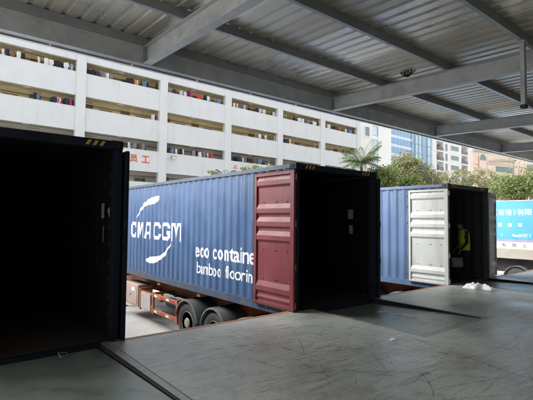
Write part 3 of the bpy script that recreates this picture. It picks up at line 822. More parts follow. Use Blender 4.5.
# ------------------------------------------------------------------ container trailers
def trailer(label, loc):
    t = thing('container_trailer', label, 'trailer', loc, group='skeletal container trailers at the dock')
    G = -GZ                                              # world z -> local z
    top = ZB - GZ - .002
    for s in (-1, 1):
        x = CW / 2 + s * .48
        b = MB(); w, f, tk = .075, .016, .007; z0, z1 = .86, top - .11
        b.prism([(x-w, z0), (x+w, z0), (x+w, z0+f), (x+tk, z0+f), (x+tk, z1-f), (x+w, z1-f), (x+w, z1), (x-w, z1), (x-w, z1-f), (x-tk, z1-f), (x-tk, z0+f), (x-w, z0+f)], 'y', .25, 12.2)
        b.build('main_beam', MT['orange'], t)
    for y in (.12, 3.6, 5.9, 8.6, 12.1):
        MB().box(.06, y - .08, top - .105, CW - .06, y + .08, top - .004).build('bolster', MT['orange'], t, bevel=.01)
    for y in [1.0 + .9 * i for i in range(12)]:
        if min(abs(y - q) for q in (1.55, 2.85, 4.15)) > .2:
            MB().box(CW/2 - .47, y - .03, .95, CW/2 + .47, y + .03, 1.10).build('cross_bar', MT['orange'], t)
    for s in (-1, 1):
        xo = .03 if s < 0 else CW - .03; d_ = 1 if s < 0 else -1
        # tool box and guard panel
        bx = MB(); bx.box(min(xo, xo + d_ * .5), 7.30, .40, max(xo, xo + d_ * .5), 8.55, 1.08)
        tb = bx.build('tool_box', MT['toolbox'], t, bevel=.015)
        dr = MB(); dr.box(min(xo - d_ * .012, xo - d_*.001), 7.38, .46, max(xo - d_ * .012, xo - d_*.001), 8.48, 1.02); dr.build('box_lid', MT['toolbox'], tb, bevel=.006)
        hn = MB(); hn.box(min(xo - d_ * .03, xo - d_*.013), 7.85, .72, max(xo - d_ * .03, xo - d_*.013), 8.0, .78); hn.build('latch', MT['zinc'], tb)
        MB().box(min(xo - d_ * .016, xo - d_*.0125), 7.55, .86, max(xo - d_ * .016, xo - d_*.0125), 7.80, .98).build('notice_plate', MT['reflect_white'], tb)
        MB().box(min(xo, xo + d_ * .02), 6.38, .42, max(xo, xo + d_ * .02), 7.08, .92).build('guard_panel', MT['panel'], t, bevel=.008)
        sg = MB()
        for y in (7.16, 6.22, 4.70): sg.box(min(xo + d_*.002, xo + d_ * .06), y - .04, .36, max(xo + d_*.002, xo + d_ * .06), y + .04, 1.0)
        for z in (.42, .87): sg.box(min(xo + d_*.006, xo + d_ * .05), 4.74, z, max(xo + d_*.006, xo + d_ * .05), 6.18, z + .11)
        for z in (.42, .87): sg.box(min(xo + d_*.025, xo + d_ * .05), 6.26, z, max(xo + d_*.025, xo + d_ * .05), 7.12, z + .09)
        sgo = sg.build('side_guard', MT['orange'], t, bevel=.006)
        for z in (.445, .895):
            for i, y in enumerate((6.0, 5.62, 5.24, 4.9)):
                MB().box(min(xo + d_*.001, xo + d_*.006), y - .09, z, max(xo + d_*.001, xo + d_*.006), y + .09, z + .055).build('reflector', MT['reflect_white' if i % 2 == 0 else 'reflect_red'], sgo)
        for y in (6.22, 4.70, 7.16, 8.4): MB().box(min(xo + d_ * .06, CW/2 - d_ * .47), y - .035, .93, max(xo + d_ * .06, CW/2 - d_ * .47), y + .035, 1.0).build('outrigger', MT['orange'], t)
        # air tank and hoses hung behind the guard
        at = MB(); at.lathe([(5.0, .02), (5.02, .12), (5.06, .14), (5.9, .14), (5.94, .12), (5.96, .02)], 'y', (CW/2 - d_ * .78, 0, .72), 16); at.build('air_tank', MT['axle'], t, smooth='auto')
        for yc in (4.15, 2.85, 1.55):
            wz = .50
            w_ = thing_part('wheel', t)
            for k_, xa in enumerate((.04, .36)):
                xx = xa if s < 0 else CW - xa - .27
                ty = MB(); R_ = .50
                ty.lathe([(xx + .03, .29), (xx + .005, .34), (xx, .42), (xx + .02, .475), (xx + .055, .497), (xx + .10, R_), (xx + .105, R_ - .012), (xx + .13, R_ - .012), (xx + .135, R_), (xx + .165, R_), (xx + .17, R_ - .012), (xx + .19, R_), (xx + .215, .497), (xx + .25, .475), (xx + .27, .42), (xx + .265, .34), (xx + .24, .29)], 'x', (0, yc, wz), 40)
                ty.build('tyre', MT['tyre'], w_, smooth='auto')
            xf = .04 if s < 0 else CW - .04; e = 1 if s < 0 else -1
            rm = MB(); prof = [(xf + e * .03, .292), (xf + e * .02, .285), (xf + e * .05, .27), (xf + e * .13, .25), (xf + e * .15, .17), (xf + e * .10, .15), (xf + e * .03, .13), (xf + e * .0, .11), (xf - e * .01, .05)]
            rm.lathe(prof, 'x', (0, yc, wz), 32); rm.build('rim', MT['rim'], w_, smooth='auto')
            nu = MB()
            for i in range(10):
                a_ = i * math.pi / 5; nu.tube((xf + e * .15, yc + .20 * math.cos(a_), wz + .20 * math.sin(a_)), (xf + e * .11, yc + .20 * math.cos(a_), wz + .20 * math.sin(a_)), .018, n=6)
            nu.build('wheel_nuts', MT['zinc'], w_)
            # half-round mudguard
            mg = MB(); V = []; F = []; n = 19
            xa, xb = (.0, .66) if s < 0 else (CW - .66, CW)
            prf = [(xa, -.035), (xa + .015, .0), (xb - .015, .0), (xb, -.035)]
            for i in range(n):
                a_ = rad(8 + i * (164 / (n - 1)))
                for r0 in (.585, .575):
                    for px, pr in prf: V.append((px, yc + (r0 + pr) * math.cos(a_), wz + .02 + (r0 + pr) * math.sin(a_)))
            for i in range(n - 1):
                for j in range(3):
                    F += [(i*8 + j, i*8 + j + 1, (i+1)*8 + j + 1, (i+1)*8 + j), (i*8 + 4 + j, (i+1)*8 + 4 + j, (i+1)*8 + 5 + j, i*8 + 5 + j)]
                F += [(i*8, (i+1)*8, (i+1)*8 + 4, i*8 + 4), (i*8 + 3, i*8 + 7, (i+1)*8 + 7, (i+1)*8 + 3)]
            F += [(0, 4, 5, 1), (1, 5, 6, 2), (2, 6, 7, 3)]; q = (n-1)*8; F += [(q, q+1, q+5, q+4), (q+1, q+2, q+6, q+5), (q+2, q+3, q+7, q+6)]
            mg.add(V, F); mg.build('mudguard', MT['mudguard'], t, smooth='auto')
            MB().tube((min(xa, xb) + .2, yc, wz + .61), (CW/2 - e * .47, yc, 1.12), .022).build('mudguard_stay', MT['axle'], t)
    for yc in (4.15, 2.85, 1.55):
        MB().tube((.3, yc, .5), (CW - .3, yc, .5), .07, n=12).build('axle', MT['axle'], t)
        for s in (-1, 1):
            ls = MB(); x = CW/2 + s * .5
            ls.path([(x, yc - .55, .80), (x, yc - .25, .70), (x, yc, .66), (x, yc + .25, .70), (x, yc + .55, .80)], .05, 6); ls.build('leaf_spring', MT['axle'], t)
    lb = MB(); lb.box(.05, .16, .62, CW - .05, .24, .80); lb.build('light_bar', MT['axle'], t)
    for s in (-1, 1): MB().box(CW/2 + s * .85 - .2, .145, .65, CW/2 + s * .85 + .2, .159, .77).build('tail_light', MT['reflect_red'], t)
    for s in (-1, 1):
        lg = MB(); x = CW/2 + s * .75
        lg.box(x - .06, 9.6, .35, x + .06, 9.74, 1.2); lg.box(x - .045, 9.62, .03, x + .045, 9.72, .35); lg.box(x - .13, 9.55, .0, x + .13, 9.79, .03)
        lg.build('landing_leg', MT['orange'], t)
    # hoses dangling under the frame
    hs = MB(); hs.path([(.55, 6.8, 1.0), (.5, 6.6, .93), (.48, 6.3, .95), (.5, 6.0, 1.0), (.45, 5.6, .92), (.5, 5.2, 1.0)], .016, 6); hs.build('air_hose', MT['rubber'], t)
    return t
def thing_part(name, parent):
    o = bpy.data.objects.new(name, None); col.objects.link(o); o.parent = parent; o.empty_display_size = .1
    return o
t2 = trailer('orange skeletal trailer with dusty tyres under the CMA CGM container', (X2, -.12, GZ))
t3 = copy_tree(t2); t3.location = (X3, -.05, GZ); t3['label'] = 'rusty orange trailer under the lighter blue container with off-white doors'
t1 = copy_tree(t2); t1.location = (X1, -.05, GZ); t1['label'] = 'trailer under the nearest dark container at left'

# ------------------------------------------------------------------ box truck in the far bay
XT = 22.37
tk = thing('box_truck', 'bright blue box truck with white Chinese lettering parked at the far bay', 'truck', (XT, .05, GZ))
lz = lambda z: 1.67 + (z - 1.67) * 1.338 - GZ           # measured heights
TL = 8.6
TZ1 = 2.76 - GZ; TZb = .68 - GZ; TZc = .41 - GZ; TZ0 = -.02 - GZ
b = MB(); b.box(0, 0, TZ0 + .002, 2.4, TL, TZ1 - .03); b.build('cargo_box', MT['truck_white'], tk, bevel=.02)
for xx0, xx1 in ((-.012, -.0005), (2.4005, 2.412)): MB().box(xx0, .06, TZb + .20, xx1, TL - .06, TZ1 - .05).build('blue_panel', MT['truck_blue'], tk)
for xx0, xx1 in ((-.012, -.0005), (2.4005, 2.412)): MB().box(xx0, .06, TZb + .08, xx1, TL - .06, TZb + .19).build('dark_stripe', MT['stripe_maroon'], tk)
for xx0, xx1 in ((-.02, -.0005), (2.4005, 2.42)): MB().box(xx0, .02, TZ0 - .04, xx1, TL - .02, TZc).build('side_rail', MT['truck_rail'], tk, bevel=.005)
MB().box(-.02, .0, TZ1 - .045, 2.42, TL, TZ1).build('roof_cap', MT['truck_white'], tk, bevel=.02)
def ttext(body, y0, y1, z0, z1, mtl, bold=.0, off=-.0135):
    flat_text(body, y0, y1, z0, z1, lambda a, b_: (off, a, b_), bold).build('truck_lettering', mtl, tk, fix=False)
yy = lambda y: (y + 5.918) * 1.338 - 5.918 - .05
W_ = lambda y: y - .05; H_ = lambda z: z - GZ
for ch, yc, w in (('(', 3.46, .10), ('香', 3.22, .30), ('港', 2.89, .30), (')', 2.63, .10), ('有', 2.35, .31), ('限', 2.01, .31), ('公', 1.67, .31), ('司', 1.33, .31)):
    ttext(ch, W_(yc + w / 2), W_(yc - w / 2), H_(2.04), H_(2.33), MT['white_paint'])
for i, ch in enumerate('運勝車'): ttext(ch, W_(3.38 - i * .455), W_(3.20 - i * .455), H_(1.48), H_(1.66), MT['white_paint'])
ttext('7', W_(3.25), W_(3.17), H_(1.00), H_(1.13), MT['white_paint'])
ttext('Fax:2177', W_(2.72), W_(2.06), H_(1.0), H_(1.13), MT['white_paint'], bold=.02)
ttext('7', W_(1.98), W_(1.92), H_(1.0), H_(1.13), MT['white_paint'], bold=.02)
for i, ch in enumerate('有限公司'): ttext(ch, W_(3.22 - i * .465), W_(3.03 - i * .465), H_(.49), H_(.67), MT['letter_dark'], off=-.006)
for s in (0, 1):
    MB().box(.65 + s * .95, .1, .72, .80 + s * .95, TL + 1.6, TZ0 - .05).build('chassis_rail', MT['axle'], tk)
for yc in (2.55, 8.9):
    for s in (-1, 1):
        xx = .06 if s < 0 else 2.4 - .34
        w_ = thing_part('wheel', tk)
        ty = MB(); ty.lathe([(xx + .03, .28), (xx, .40), (xx + .04, .485), (xx + .10, .50), (xx + .18, .50), (xx + .24, .485), (xx + .28, .40), (xx + .25, .28)], 'x', (0, yc, .50), 32); ty.build('tyre', MT['tyre'], w_, smooth='auto')
        rm = MB(); e = 1 if s < 0 else -1; xf = xx if s < 0 else xx + .28
        rm.lathe([(xf + e * .03, .281), (xf + e * .05, .26), (xf + e * .12, .2), (xf + e * .06, .12), (xf + e * .0, .05)], 'x', (0, yc, .5), 24); rm.build('rim', MT['truck_white'], w_, smooth='auto')
        fg = MB(); V = []; F = []; n = 15
        xa, xb = (.0, .5) if s < 0 else (1.9, 2.4)
        for i in range(n):
            a_ = rad(5 + i * 170 / (n - 1))
            for r0 in (.60, .585): V += [(xa, yc + r0 * math.cos(a_), .5 + r0 * math.sin(a_)), (xb, yc + r0 * math.cos(a_), .5 + r0 * math.sin(a_))]
        for i in range(n - 1):
            F += [(4*i, 4*i+1, 4*i+5, 4*i+4), (4*i+2, 4*i+6, 4*i+7, 4*i+3), (4*i, 4*i+4, 4*i+6, 4*i+2), (4*i+1, 4*i+3, 4*i+7, 4*i+5)]
        fg.add(V, F); fg.build('mudguard', MT['grey_metal'], tk, smooth='auto')
MB().box(.02, 4.0, .45, .45, 5.2, 1.05).build('fuel_tank', MT['grey_metal'], tk, bevel=.05)
MB().box(.03, 5.6, .5, .08, 8.1, .62).build('side_guard', MT['truck_white'], tk)
MB().box(.05, 0, .55, 2.35, .1, .75).build('rear_bumper', MT['axle'], tk)
cb = MB(); cb.prism([(TL + .15, .75), (TL + 1.95, .75), (TL + 1.98, 1.6), (TL + 1.75, 2.6), (TL + .15, 2.7)], 'x', .08, 2.32); cbo = cb.build('cab', MT['truck_white'], tk, bevel=.06)
for xx in (.074, 2.3205):
    wn = MB(); wn.prism([(TL + .75, 1.65), (TL + 1.75, 1.65), (TL + 1.6, 2.35), (TL + .75, 2.35)], 'x', xx, xx + .005); wn.build('cab_window', MT['glass_dark'], cbo)

# ------------------------------------------------------------------ dormitory across the yard
DP = Vector((10.02, 32.78, 0)); dth = rad(87.93); DROT = rad(90) - dth
dorm = thing('dormitory_building', 'white tiled dormitory with open corridors full of hanging laundry', 'building', (DP.x, DP.y, GZ), DROT)
# local: x along the facade, y into the building, z above ground
TOP = [15.34 - 3.05 * k_ - GZ for k_ in range(5)]          # tops of the corridor openings
OPN = 1.05; SP = 7.87; PWID = 0.80
xl = lambda i: SP * i
B0, B1 = -3, 4
for i in range(B0, B1 + 2):
    xa = SP * i
    MB().box(xa, -.12, 0, xa + PWID, .30, 18.3).build('pillar', MT['tile'], dorm)
for bay in range(B0, B1 + 1):
    xa, xb = SP * bay + PWID + .001, SP * (bay + 1) - .001
    MB().box(xa, 0, TOP[0], xb, .2, 18.2).build('roof_parapet', MT['tile'], dorm)
    for k_ in range(5):
        zt = TOP[k_] - OPN; zb2 = TOP[k_ + 1] if k_ < 4 else 1.2
        MB().box(xa, 0, zb2, xb, .2, zt).build('parapet', MT['tile'], dorm)
        MB().box(xa - .0, -.012, zt + .001, xb, .212, zt + .05).build('coping', MT['tile'], dorm)
XA, XB = SP * B0, SP * (B1 + 1) + PWID
for k_ in range(5):
    wallm = MT['ochre'] if k_ < 2 else MT['pale_wall']
    zf = TOP[k_] - OPN - 1.0                               # corridor floor
    MB().box(XA, .201, TOP[k_] + .12, XB, 1.75, TOP[k_] + .30).build('corridor_ceiling', wallm if k_ < 2 else MT['soffit'], dorm)
    MB().box(XA, 1.70, zf, XB, 1.9, TOP[k_] + .119).build('corridor_wall', wallm, dorm)
    MB().box(XA, 1.60, TOP[k_] - .22, XB, 1.699, TOP[k_] - .06).build('wall_beam', wallm, dorm)
    pp = MB(); pp.tube((XA + .1, 1.62, TOP[k_] - .33), (XB - .1, 1.62, TOP[k_] - .33), .03, n=6); pp.build('conduit', MT['brown'], dorm)
    for bay in range(-1, B1 + 1):
        xa = SP * bay + PWID
        for half in range(2):
            x0 = xa + .35 + half * 3.5
            dw = MB(); dw.box(x0, 1.66, zf + .01, x0 + .9, 1.698, zf + 2.05); dw.build('door', MT['brown'], dorm)
            wn = MB()
            wx = x0 + 1.5; z0, z1 = zf + 1.0, TOP[k_] - .45
            wn.box(wx, 1.64, z0, wx + .08, 1.698, z1); wn.box(wx + 1.12, 1.64, z0, wx + 1.2, 1.698, z1)
            wn.box(wx + .08, 1.64, z1 - .08, wx + 1.12, 1.698, z1); wn.box(wx + .08, 1.64, z0, wx + 1.12, 1.698, z0 + .08); wn.box(wx + .57, 1.642, z0 + .08, wx + .63, 1.697, z1 - .08)
            wo_ = wn.build('window', MT['win_frame'], dorm)
            MB().box(wx + .08, 1.67, z0 + .08, wx + .57, 1.69, z1 - .08).build('pane', MT['glass_dark'], wo_)
            MB().box(wx + .63, 1.67, z0 + .08, wx + 1.12, 1.69, z1 - .08).build('pane', MT['glass_dark'], wo_)
        # ceiling lamp and drying rail of the bay
        MB().box(xa + 3.2, .8, TOP[k_] + .05, xa + 3.75, .95, TOP[k_] + .119).build('ceiling_lamp', MT['reflect_white'], dorm)
        MB().tube((xa + .0, .42, TOP[k_] - .18), (SP * (bay + 1), .42, TOP[k_] - .18), .012, n=6).build('drying_rail', MT['zinc'], dorm)
    for bay in range(-1, B1 + 2):                          # cross wall stubs behind each pillar
        MB().box(SP * bay + .05, .301, zf, SP * bay + .45, .50, TOP[k_] + .119).build('pier', wallm, dorm)
MB().box(XA, 1.901, 0, XB, 12, 17.6).build('rear_block', MT['pale_wall'], dorm)
# end bay: plain wall with a green window
XE = SP * 5 + PWID                                         # the sixth pillar closes the corridor bays in view
sgn = MT['sign_red']
for ch, x0, x1 in (('员', 4.95, 5.72), ('工', 6.14, 6.92)):
    flat_text(ch, x0, x1, 7.0 - GZ, 7.70 - GZ, lambda a, b_: (a, -.016, b_), .03).build('sign_character', sgn, dorm, fix=False)
fl_ = thing('floodlight', 'small grey floodlight fixed to the white parapet beside the second pillar', 'floodlight', tuple((Matrix.Translation((DP.x, DP.y, 0)) @ Matrix.Rotation(DROT, 4, 'Z') @ Vector((9.35, -.02, 7.85)))[:]), DROT)
m_ = MB(); m_.box(-.05, -.22, -.02, .05, .019, .04); m_.build('bracket', MT['grey_metal'], fl_)
m_ = MB(); m_.T = Matrix.Translation((0, -.3, -.05)) @ Matrix.Rotation(rad(25), 4, 'X'); m_.box(-.27, -.1, -.14, .27, .09, .14); m_.build('lamp_housing', MT['grey_metal'], fl_, bevel=.03)
m_ = MB(); m_.T = Matrix.Translation((0, -.3, -.05)) @ Matrix.Rotation(rad(25), 4, 'X'); m_.box(-.23, -.108, -.11, .23, -.101, .11); m_.build('lamp_glass', MT['reflect_white'], fl_)

# ------------------------------------------------------------------ laundry
def garment_mesh(kind, colr, seed):
    rnd = random.Random(seed)
    if kind == 's':      # shirt: outline of half, mirrored
        half = [(.17, 0), (.21, -.02), (.245, -.06), (.275, -.18), (.30, -.31), (.26, -.335), (.195, -.34), (.195, -.5), (.20, -.66), (.205, -.82)]
    elif kind == 'p':    # trousers hung by the waist
        half = [(.17, 0), (.175, -.05), (.19, -.2), (.20, -.45), (.195, -.75), (.185, -.98)]
    else:                # towel / cloth
        half = [(.20, 0), (.205, -.05), (.215, -.2), (.21, -.45), (.215, -.68)]
    z_lo = half[-1][1]
    NX = 10
    zs_ = [(b_, a_) for a_, b_ in half]; rows = []
    for (za, wa), (zb3, wb3) in zip(zs_, zs_[1:]):
        rows += [(za, wa), ((za + zb3) / 2, (wa + wb3) / 2)]
    rows.append(zs_[-1]); NZ = len(rows) - 1; skew = rnd.uniform(-.12, .12)
    # sample the outline as width(z)
    def width(z):
        best = .05
        for (a, b) in zip(half, half[1:]):
            z0, z1 = sorted((a[1], b[1]))
            if z0 - 1e-6 <= z <= z1 + 1e-6:
                t = 0 if abs(b[1] - a[1]) < 1e-6 else (z - a[1]) / (b[1] - a[1])
                best = max(best, a[0] + (b[0] - a[0]) * t)
        return best
    ph = rnd.uniform(0, 6); am = rnd.uniform(.015, .04); fq = rnd.uniform(14, 24)
    V = []; F = []
    for side in (1, -1):
        for j in range(NZ + 1):
            z, w = rows[j]
            for i in range(NX + 1):
                x = -w + 2 * w * i / NX + skew * z * (.5 if i < NX / 2 else -.3)
                edge = 1 - abs(2 * i / NX - 1) ** 3
                yv = am * math.sin(x * fq + ph + z * 3) * (.25 + .75 * j / NZ) + side * (.006 + .016 * edge)
                zz = z + (.018 * math.sin(x * 11 + ph) if j == NZ else 0)
                
                V.append((x, yv, zz))
    n = (NX + 1) * (NZ + 1)
    for j in range(NZ):
        for i in range(NX):
            a = j * (NX + 1) + i
            if kind == 'p' and j > 5 and i in (4, 5):       # the gap between the legs
                pass
            F += [(a, a + 1, a + NX + 2, a + NX + 1), (n + a, n + a + NX + 1, n + a + NX + 2, n + a + 1)]
    for j in range(NZ):
        a = j * (NX + 1); b = a + NX
        F += [(a, a + NX + 1, n + a + NX + 1, n + a), (b, n + b, n + b + NX + 1, b + NX + 1)]
    for i in range(NX):
        a = i; b = NZ * (NX + 1) + i
        F += [(a, n + a, n + a + 1, a + 1), (b, b + 1, n + b + 1, n + b)]
    mb = MB(); mb.add(V, F); return mb
GARM = {(0, 0): [(-5.36,'t','white'),(-5.09,'s','navy'),(-4.67,'s','white'),(-4.32,'s','navy'),(-2.86,'s','white'),(-2.33,'p','white'),(-1.48,'s','black'),(-0.76,'s','white'),(-0.27,'t','white')],
 (1, 0): [(-3.06,'s','black'),(-1.62,'s','navy'),(-1.14,'s','pink'),(-0.66,'s','navy'),(-0.38,'t','pink'),(-0.15,'p','navy')],
 (0, 1): [(1.05,'p','black'),(1.61,'s','black'),(2.41,'s','grey'),(2.86,'s','navy'),(3.28,'t','white'),(4.81,'s','black'),(5.5,'t','orange'),(6.05,'s','navy'),(6.41,'t','white'),(7.65,'p','black')],
 (1, 1): [(7.38,'t','white')], (2, 1): [(5.02,'t','white'),(5.51,'s','grey'),(6.11,'s','brown')],
 (0, 2): [(9.15,'t','grey'),(9.66,'s','navy'),(10.41,'s','white'),(10.94,'t','white'),(11.6,'s','pink'),(12.58,'s','red'),(13.33,'p','black'),(13.77,'p','grey'),(14.75,'s','grey')],
 (2, 2): [(9.3,'s','navy'),(10.09,'s','white'),(10.49,'p','black'),(12.03,'p','grey'),(12.77,'p','white'),(13.45,'s','grey'),(14.22,'t','red')],
 (0, 3): [(17.28,'p','white'),(17.78,'s','white'),(18.43,'s','blue'),(19.39,'s','black'),(20.45,'s','navy'),(21.15,'s','white'),(21.78,'s','white'),(22.83,'s','black'),(23.38,'p','white')],
 (1, 3): [(20.5,'t','grey'),(21.04,'s','white'),(22.15,'s','white'),(22.55,'t','blue'),(23.4,'t','white')],
 (2, 3): [(17.46,'s','black'),(18.03,'s','navy'),(18.61,'t','white'),(19.05,'p','grey'),(20.39,'s','brown'),(21.17,'s','blue'),(22.59,'p','white')],
 (0, 4): [(25.37,'p','white'),(26.07,'t','brown'),(26.87,'s','black'),(27.69,'s','white'),(28.34,'t','white'),(29.1,'s','brown'),(30.35,'s','white'),(31.2,'s','navy')],
 (1, 4): [(25.4,'s','navy'),(26.1,'t','white'),(28.28,'p','brown'),(30.77,'t','white')],
 (0, 5): [(33.5,'t','white'),(34.24,'p','black'),(35.0,'p','brown'),(36.1,'s','red'),(37.34,'t','white'),(38.26,'s','blue'),(39.1,'p','black')],
 (1, 5): [(33.83,'s','blue'),(36.44,'t','brown')]}
ORD = ['first', 'second', 'third', 'fourth', 'fifth', 'sixth', 'seventh', 'eighth', 'ninth', 'tenth', 'eleventh', 'twelfth', 'thirteenth', 'fourteenth', 'fifteenth', 'sixteenth']
FL = ['top', 'middle', 'lower']
BAYN = ['leftmost bay', 'second bay from left', 'third bay from left', 'fourth bay from left', 'fifth bay from left', 'last bay before the palm']
DW = Matrix.Translation((DP.x, DP.y, 0)) @ Matrix.Rotation(DROT, 4, 'Z')
sd = 0
rg = random.Random(77)
for (row, bay), lst in GARM.items():
    more = []
    for (s_, kd, cl) in lst:
        if rg.random() < .6 and s_ + .34 < SP * bay - .1:
            more.append((s_ + rg.uniform(.26, .36), rg.choice('stp'), rg.choice(('black', 'navy', 'grey', 'white', 'brown', 'black', 'white', 'blue'))))
    lst = sorted(lst + more)
    lst = [g_ for k_, g_ in enumerate(lst) if k_ == 0 or g_[0] - lst[k_ - 1][0] > .16]
    for i, (s_, kd, cl) in enumerate(lst):
        sd += 1
        kn = {'s': 'shirt', 'p': 'trousers', 't': 'towel'}[kd]
        if len(lst) == 1: pos = 'only laundry'
        else: pos = ORD[i] + ' from left'
        lab = f'{cl} {kn} hung {pos} in the {FL[row]} corridor, {BAYN[bay]}'
        root = thing(kn, lab, 'clothing' if kd != 't' else 'towel', tuple((DW @ Vector((s_, .40 + random.uniform(-.08, .1), 15.34 - 3.05 * row - .20 - random.uniform(0, .12))))[:]), DROT + random.choice((-1, 1)) * random.uniform(.1, .95), 'laundry in the dormitory corridors')
        gm = garment_mesh(kd, cl, sd); sc = random.uniform(.75, 1.05)
        zsc = random.uniform(1.0, 1.25)
        gm.T = None
        gm.v = [(v[0] * sc, v[1], v[2] * zsc - .12) for v in gm.v]
        gm.build('cloth', MT['cl_' + cl], root, smooth=True)
        hk = MB(); hk.path([(-.2 * sc, 0, -.14), (0, 0, -.06), (.2 * sc, 0, -.14)], .008, 5); hk.path([(0, 0, -.06), (.0, 0, .0), (0, .02, .05), (0, .045, .045)], .006, 5)
        hk.build('hanger', MT['grey_metal'], root)

# ------------------------------------------------------------------ far buildings
def facade_frame(name, label, P, yaw_deg, grp=None):
    return thing(name, label, 'building', (P[0], P[1], GZ), rad(90) - rad(yaw_deg), grp)
def win(parent, x0, x1, z0, z1, frame, glass, y=-.02, bars=1, fw_=.12, hbar=False):
    w = MB(); w.box(x0, y - .06, z0, x0 + fw_, y + .10, z1); w.box(x1 - fw_, y - .06, z0, x1, y + .10, z1)
    w.box(x0 + fw_, y - .06, z1 - fw_, x1 - fw_, y + .10, z1); w.box(x0 + fw_, y - .06, z0, x1 - fw_, y + .10, z0 + fw_)
    o = w.build('window', frame, parent)
    n = bars + 1; st = (x1 - x0 - 2 * fw_) / n
    for i in range(n):
        a = x0 + fw_ + i * st
        MB().box(a + (.04 if i else 0), y, z0 + fw_, a + st - (.04 if i < n - 1 else 0), y + .05, z1 - fw_).build('pane', glass, o)
    return o
# end block of the dormitory row, beyond the sixth pillar
eb = facade_frame('stair_block', 'plain white end block with a green-glazed window beside the palm', (DP.x + math.cos(DROT) * (SP * 5 + PWID + .01), DP.y + math.sin(DROT) * (SP * 5 + PWID + .01)), 87.93)
MB().box(0, .1, 0, 3.3, 11, 19).build('wall', MT['plaster_white'], eb)
win(eb, 1.15, 2.5, 14.4 - GZ, 16.0 - GZ, MT['plaster_white'], MT['green_glass'], .06, 1, .12)

def scaled(k_):
    return (lambda x_: x_ * k_), (lambda z_: 1.669 + (z_ - 1.669) * k_ - GZ)
wx_, wz_ = scaled(1.40625)
wb = facade_frame('white_tower', 'tall blank white building with a strip of blue glazing at its left edge', (73.42, 49.42), 88)
MB().box(wx_(1.55), 0, 0, wx_(4.79), 9, 34).build('blank_wall', MT['plaster_white'], wb)
MB().box(-12, .35, 0, wx_(1.55) - .001, 9, 33).build('side_wing', MT['plaster_white'], wb)
for k_ in range(10):
    z0 = 4 + k_ * 2.9
    win(wb, .1, wx_(1.48), z0, z0 + 2.0, MT['mullion'], MT['glass_pale'], .30, 0, .10)

gx_, gz_ = scaled(1.554)
gb = facade_frame('glass_tower', 'pale blue glass office tower with horizontal bands behind the olive tree', (97.58, 61.73), 88)
MB().box(0, .5, 0, gx_(14.2), 20, 52).build('core', MT['band_pale'], gb)
GX = gx_(6.84)
for k_ in range(17):
    z0 = gz_(15.23) - 2.52 * 9 + k_ * 2.52
    if z0 < 0: continue
    MB().box(0, .25, z0 + 1.75, GX, .499, z0 + 2.519).build('spandrel_band', MT['band_pale'], gb)
    for i in range(6):
        a = i * GX / 6
        MB().box(a + .04, .34, z0 + .001, a + GX / 6 - .04, .40, z0 + 1.749).build('glass_pane', MT['glass_blue'], gb)
vx = [GX + .1, gx_(8.24), gx_(9.5), gx_(10.77), gx_(12.65), gx_(14.15)]
for k_ in range(18):
    z0 = 1.5 + k_ * 2.7
    MB().box(vx[0], .22, z0 - .08, vx[-1], .36, z0 + .08).build('transom', MT['mullion'], gb)
    for i in range(5):
        MB().box(vx[i] + .07, .37, z0 + .09, vx[i + 1] - .07, .43, z0 + 2.61).build('glass_pane', MT['glass_blue' if i in (0, 3) else 'glass_pale'], gb)
for a in vx:
    MB().box(a - .09, .12, 0, a + .09, .219, 51).build('mullion', MT['mullion'], gb)

ax_, az_ = scaled(1.607)
ab = facade_frame('apartment_block', 'white apartment block with dark recessed balconies left of the pink building', (124.72, 65.43), 90)
# wall pieces stand round two balcony bays so that the balconies are true recesses
cols_b = [(ax_(1.65), ax_(4.2)), (ax_(11.75), ax_(14.4))]
AW = ax_(15.6)
for (a, b_) in ((0, cols_b[0][0]), (cols_b[0][1], cols_b[1][0]), (cols_b[1][1], AW)):
    MB().box(a, 0, 0, b_, 1.6, 46).build('wall', MT['plaster_white'], ab)
MB().box(0, 1.601, 0, AW, 14, 46).build('rear_wall', MT['plaster_white'], ab)
FH = 3.25
for k_ in range(13):
    z0 = az_(15.86) - FH * 8 + k_ * FH + .25
    if z0 < 0: continue
    for ci, (a, b_) in enumerate(cols_b):
        zz = z0 + (.25 if ci else 0)
        MB().box(a + .002, -.25, zz - .45, b_ - .002, 1.60, zz).build('balcony_slab', MT['plaster_white'], ab)
        MB().box(a + .3, 1.52, zz + .002, b_ - .3, 1.598, zz + 2.3).build('balcony_door', MT['balcony_dark'], ab)
        rl = MB()
        rl.box(a + .003, -.2, zz + 1.0, b_ - .003, -.12, zz + 1.1)
        for i in range(12):
            xx = a + .05 + (b_ - a - .16) * i / 11; rl.box(xx, -.185, zz + .002, xx + .08, -.135, zz + .999)
        rl.build('balcony_rail', MT['rail_brown'], ab)
        if (k_ + ci) % 3:
            q = a + .5 + .5 * (k_ % 3)
            dc = MB(); dc.prism([(q, zz + 2.1), (q + .5, zz + 2.15), (q + 1.5, zz + 2.1), (q + 1.45, zz + 1.3), (q + .9, zz + 1.45), (q + .05, zz + 1.25)], 'y', .3, .42)
            dc.build('drying_clothes', MT['cl_grey' if k_ % 2 else 'cl_brown'], ab)
    win(ab, ax_(7.2), ax_(10.4), z0 + .85, z0 + 2.4, MT['mullion'], MT['green_glass'], -.02, 2, .12)
    win(ab, ax_(4.95), ax_(5.8), z0 + .2, z0 + 2.6, MT['mullion'], MT['green_glass'], -.02, 0, .10)

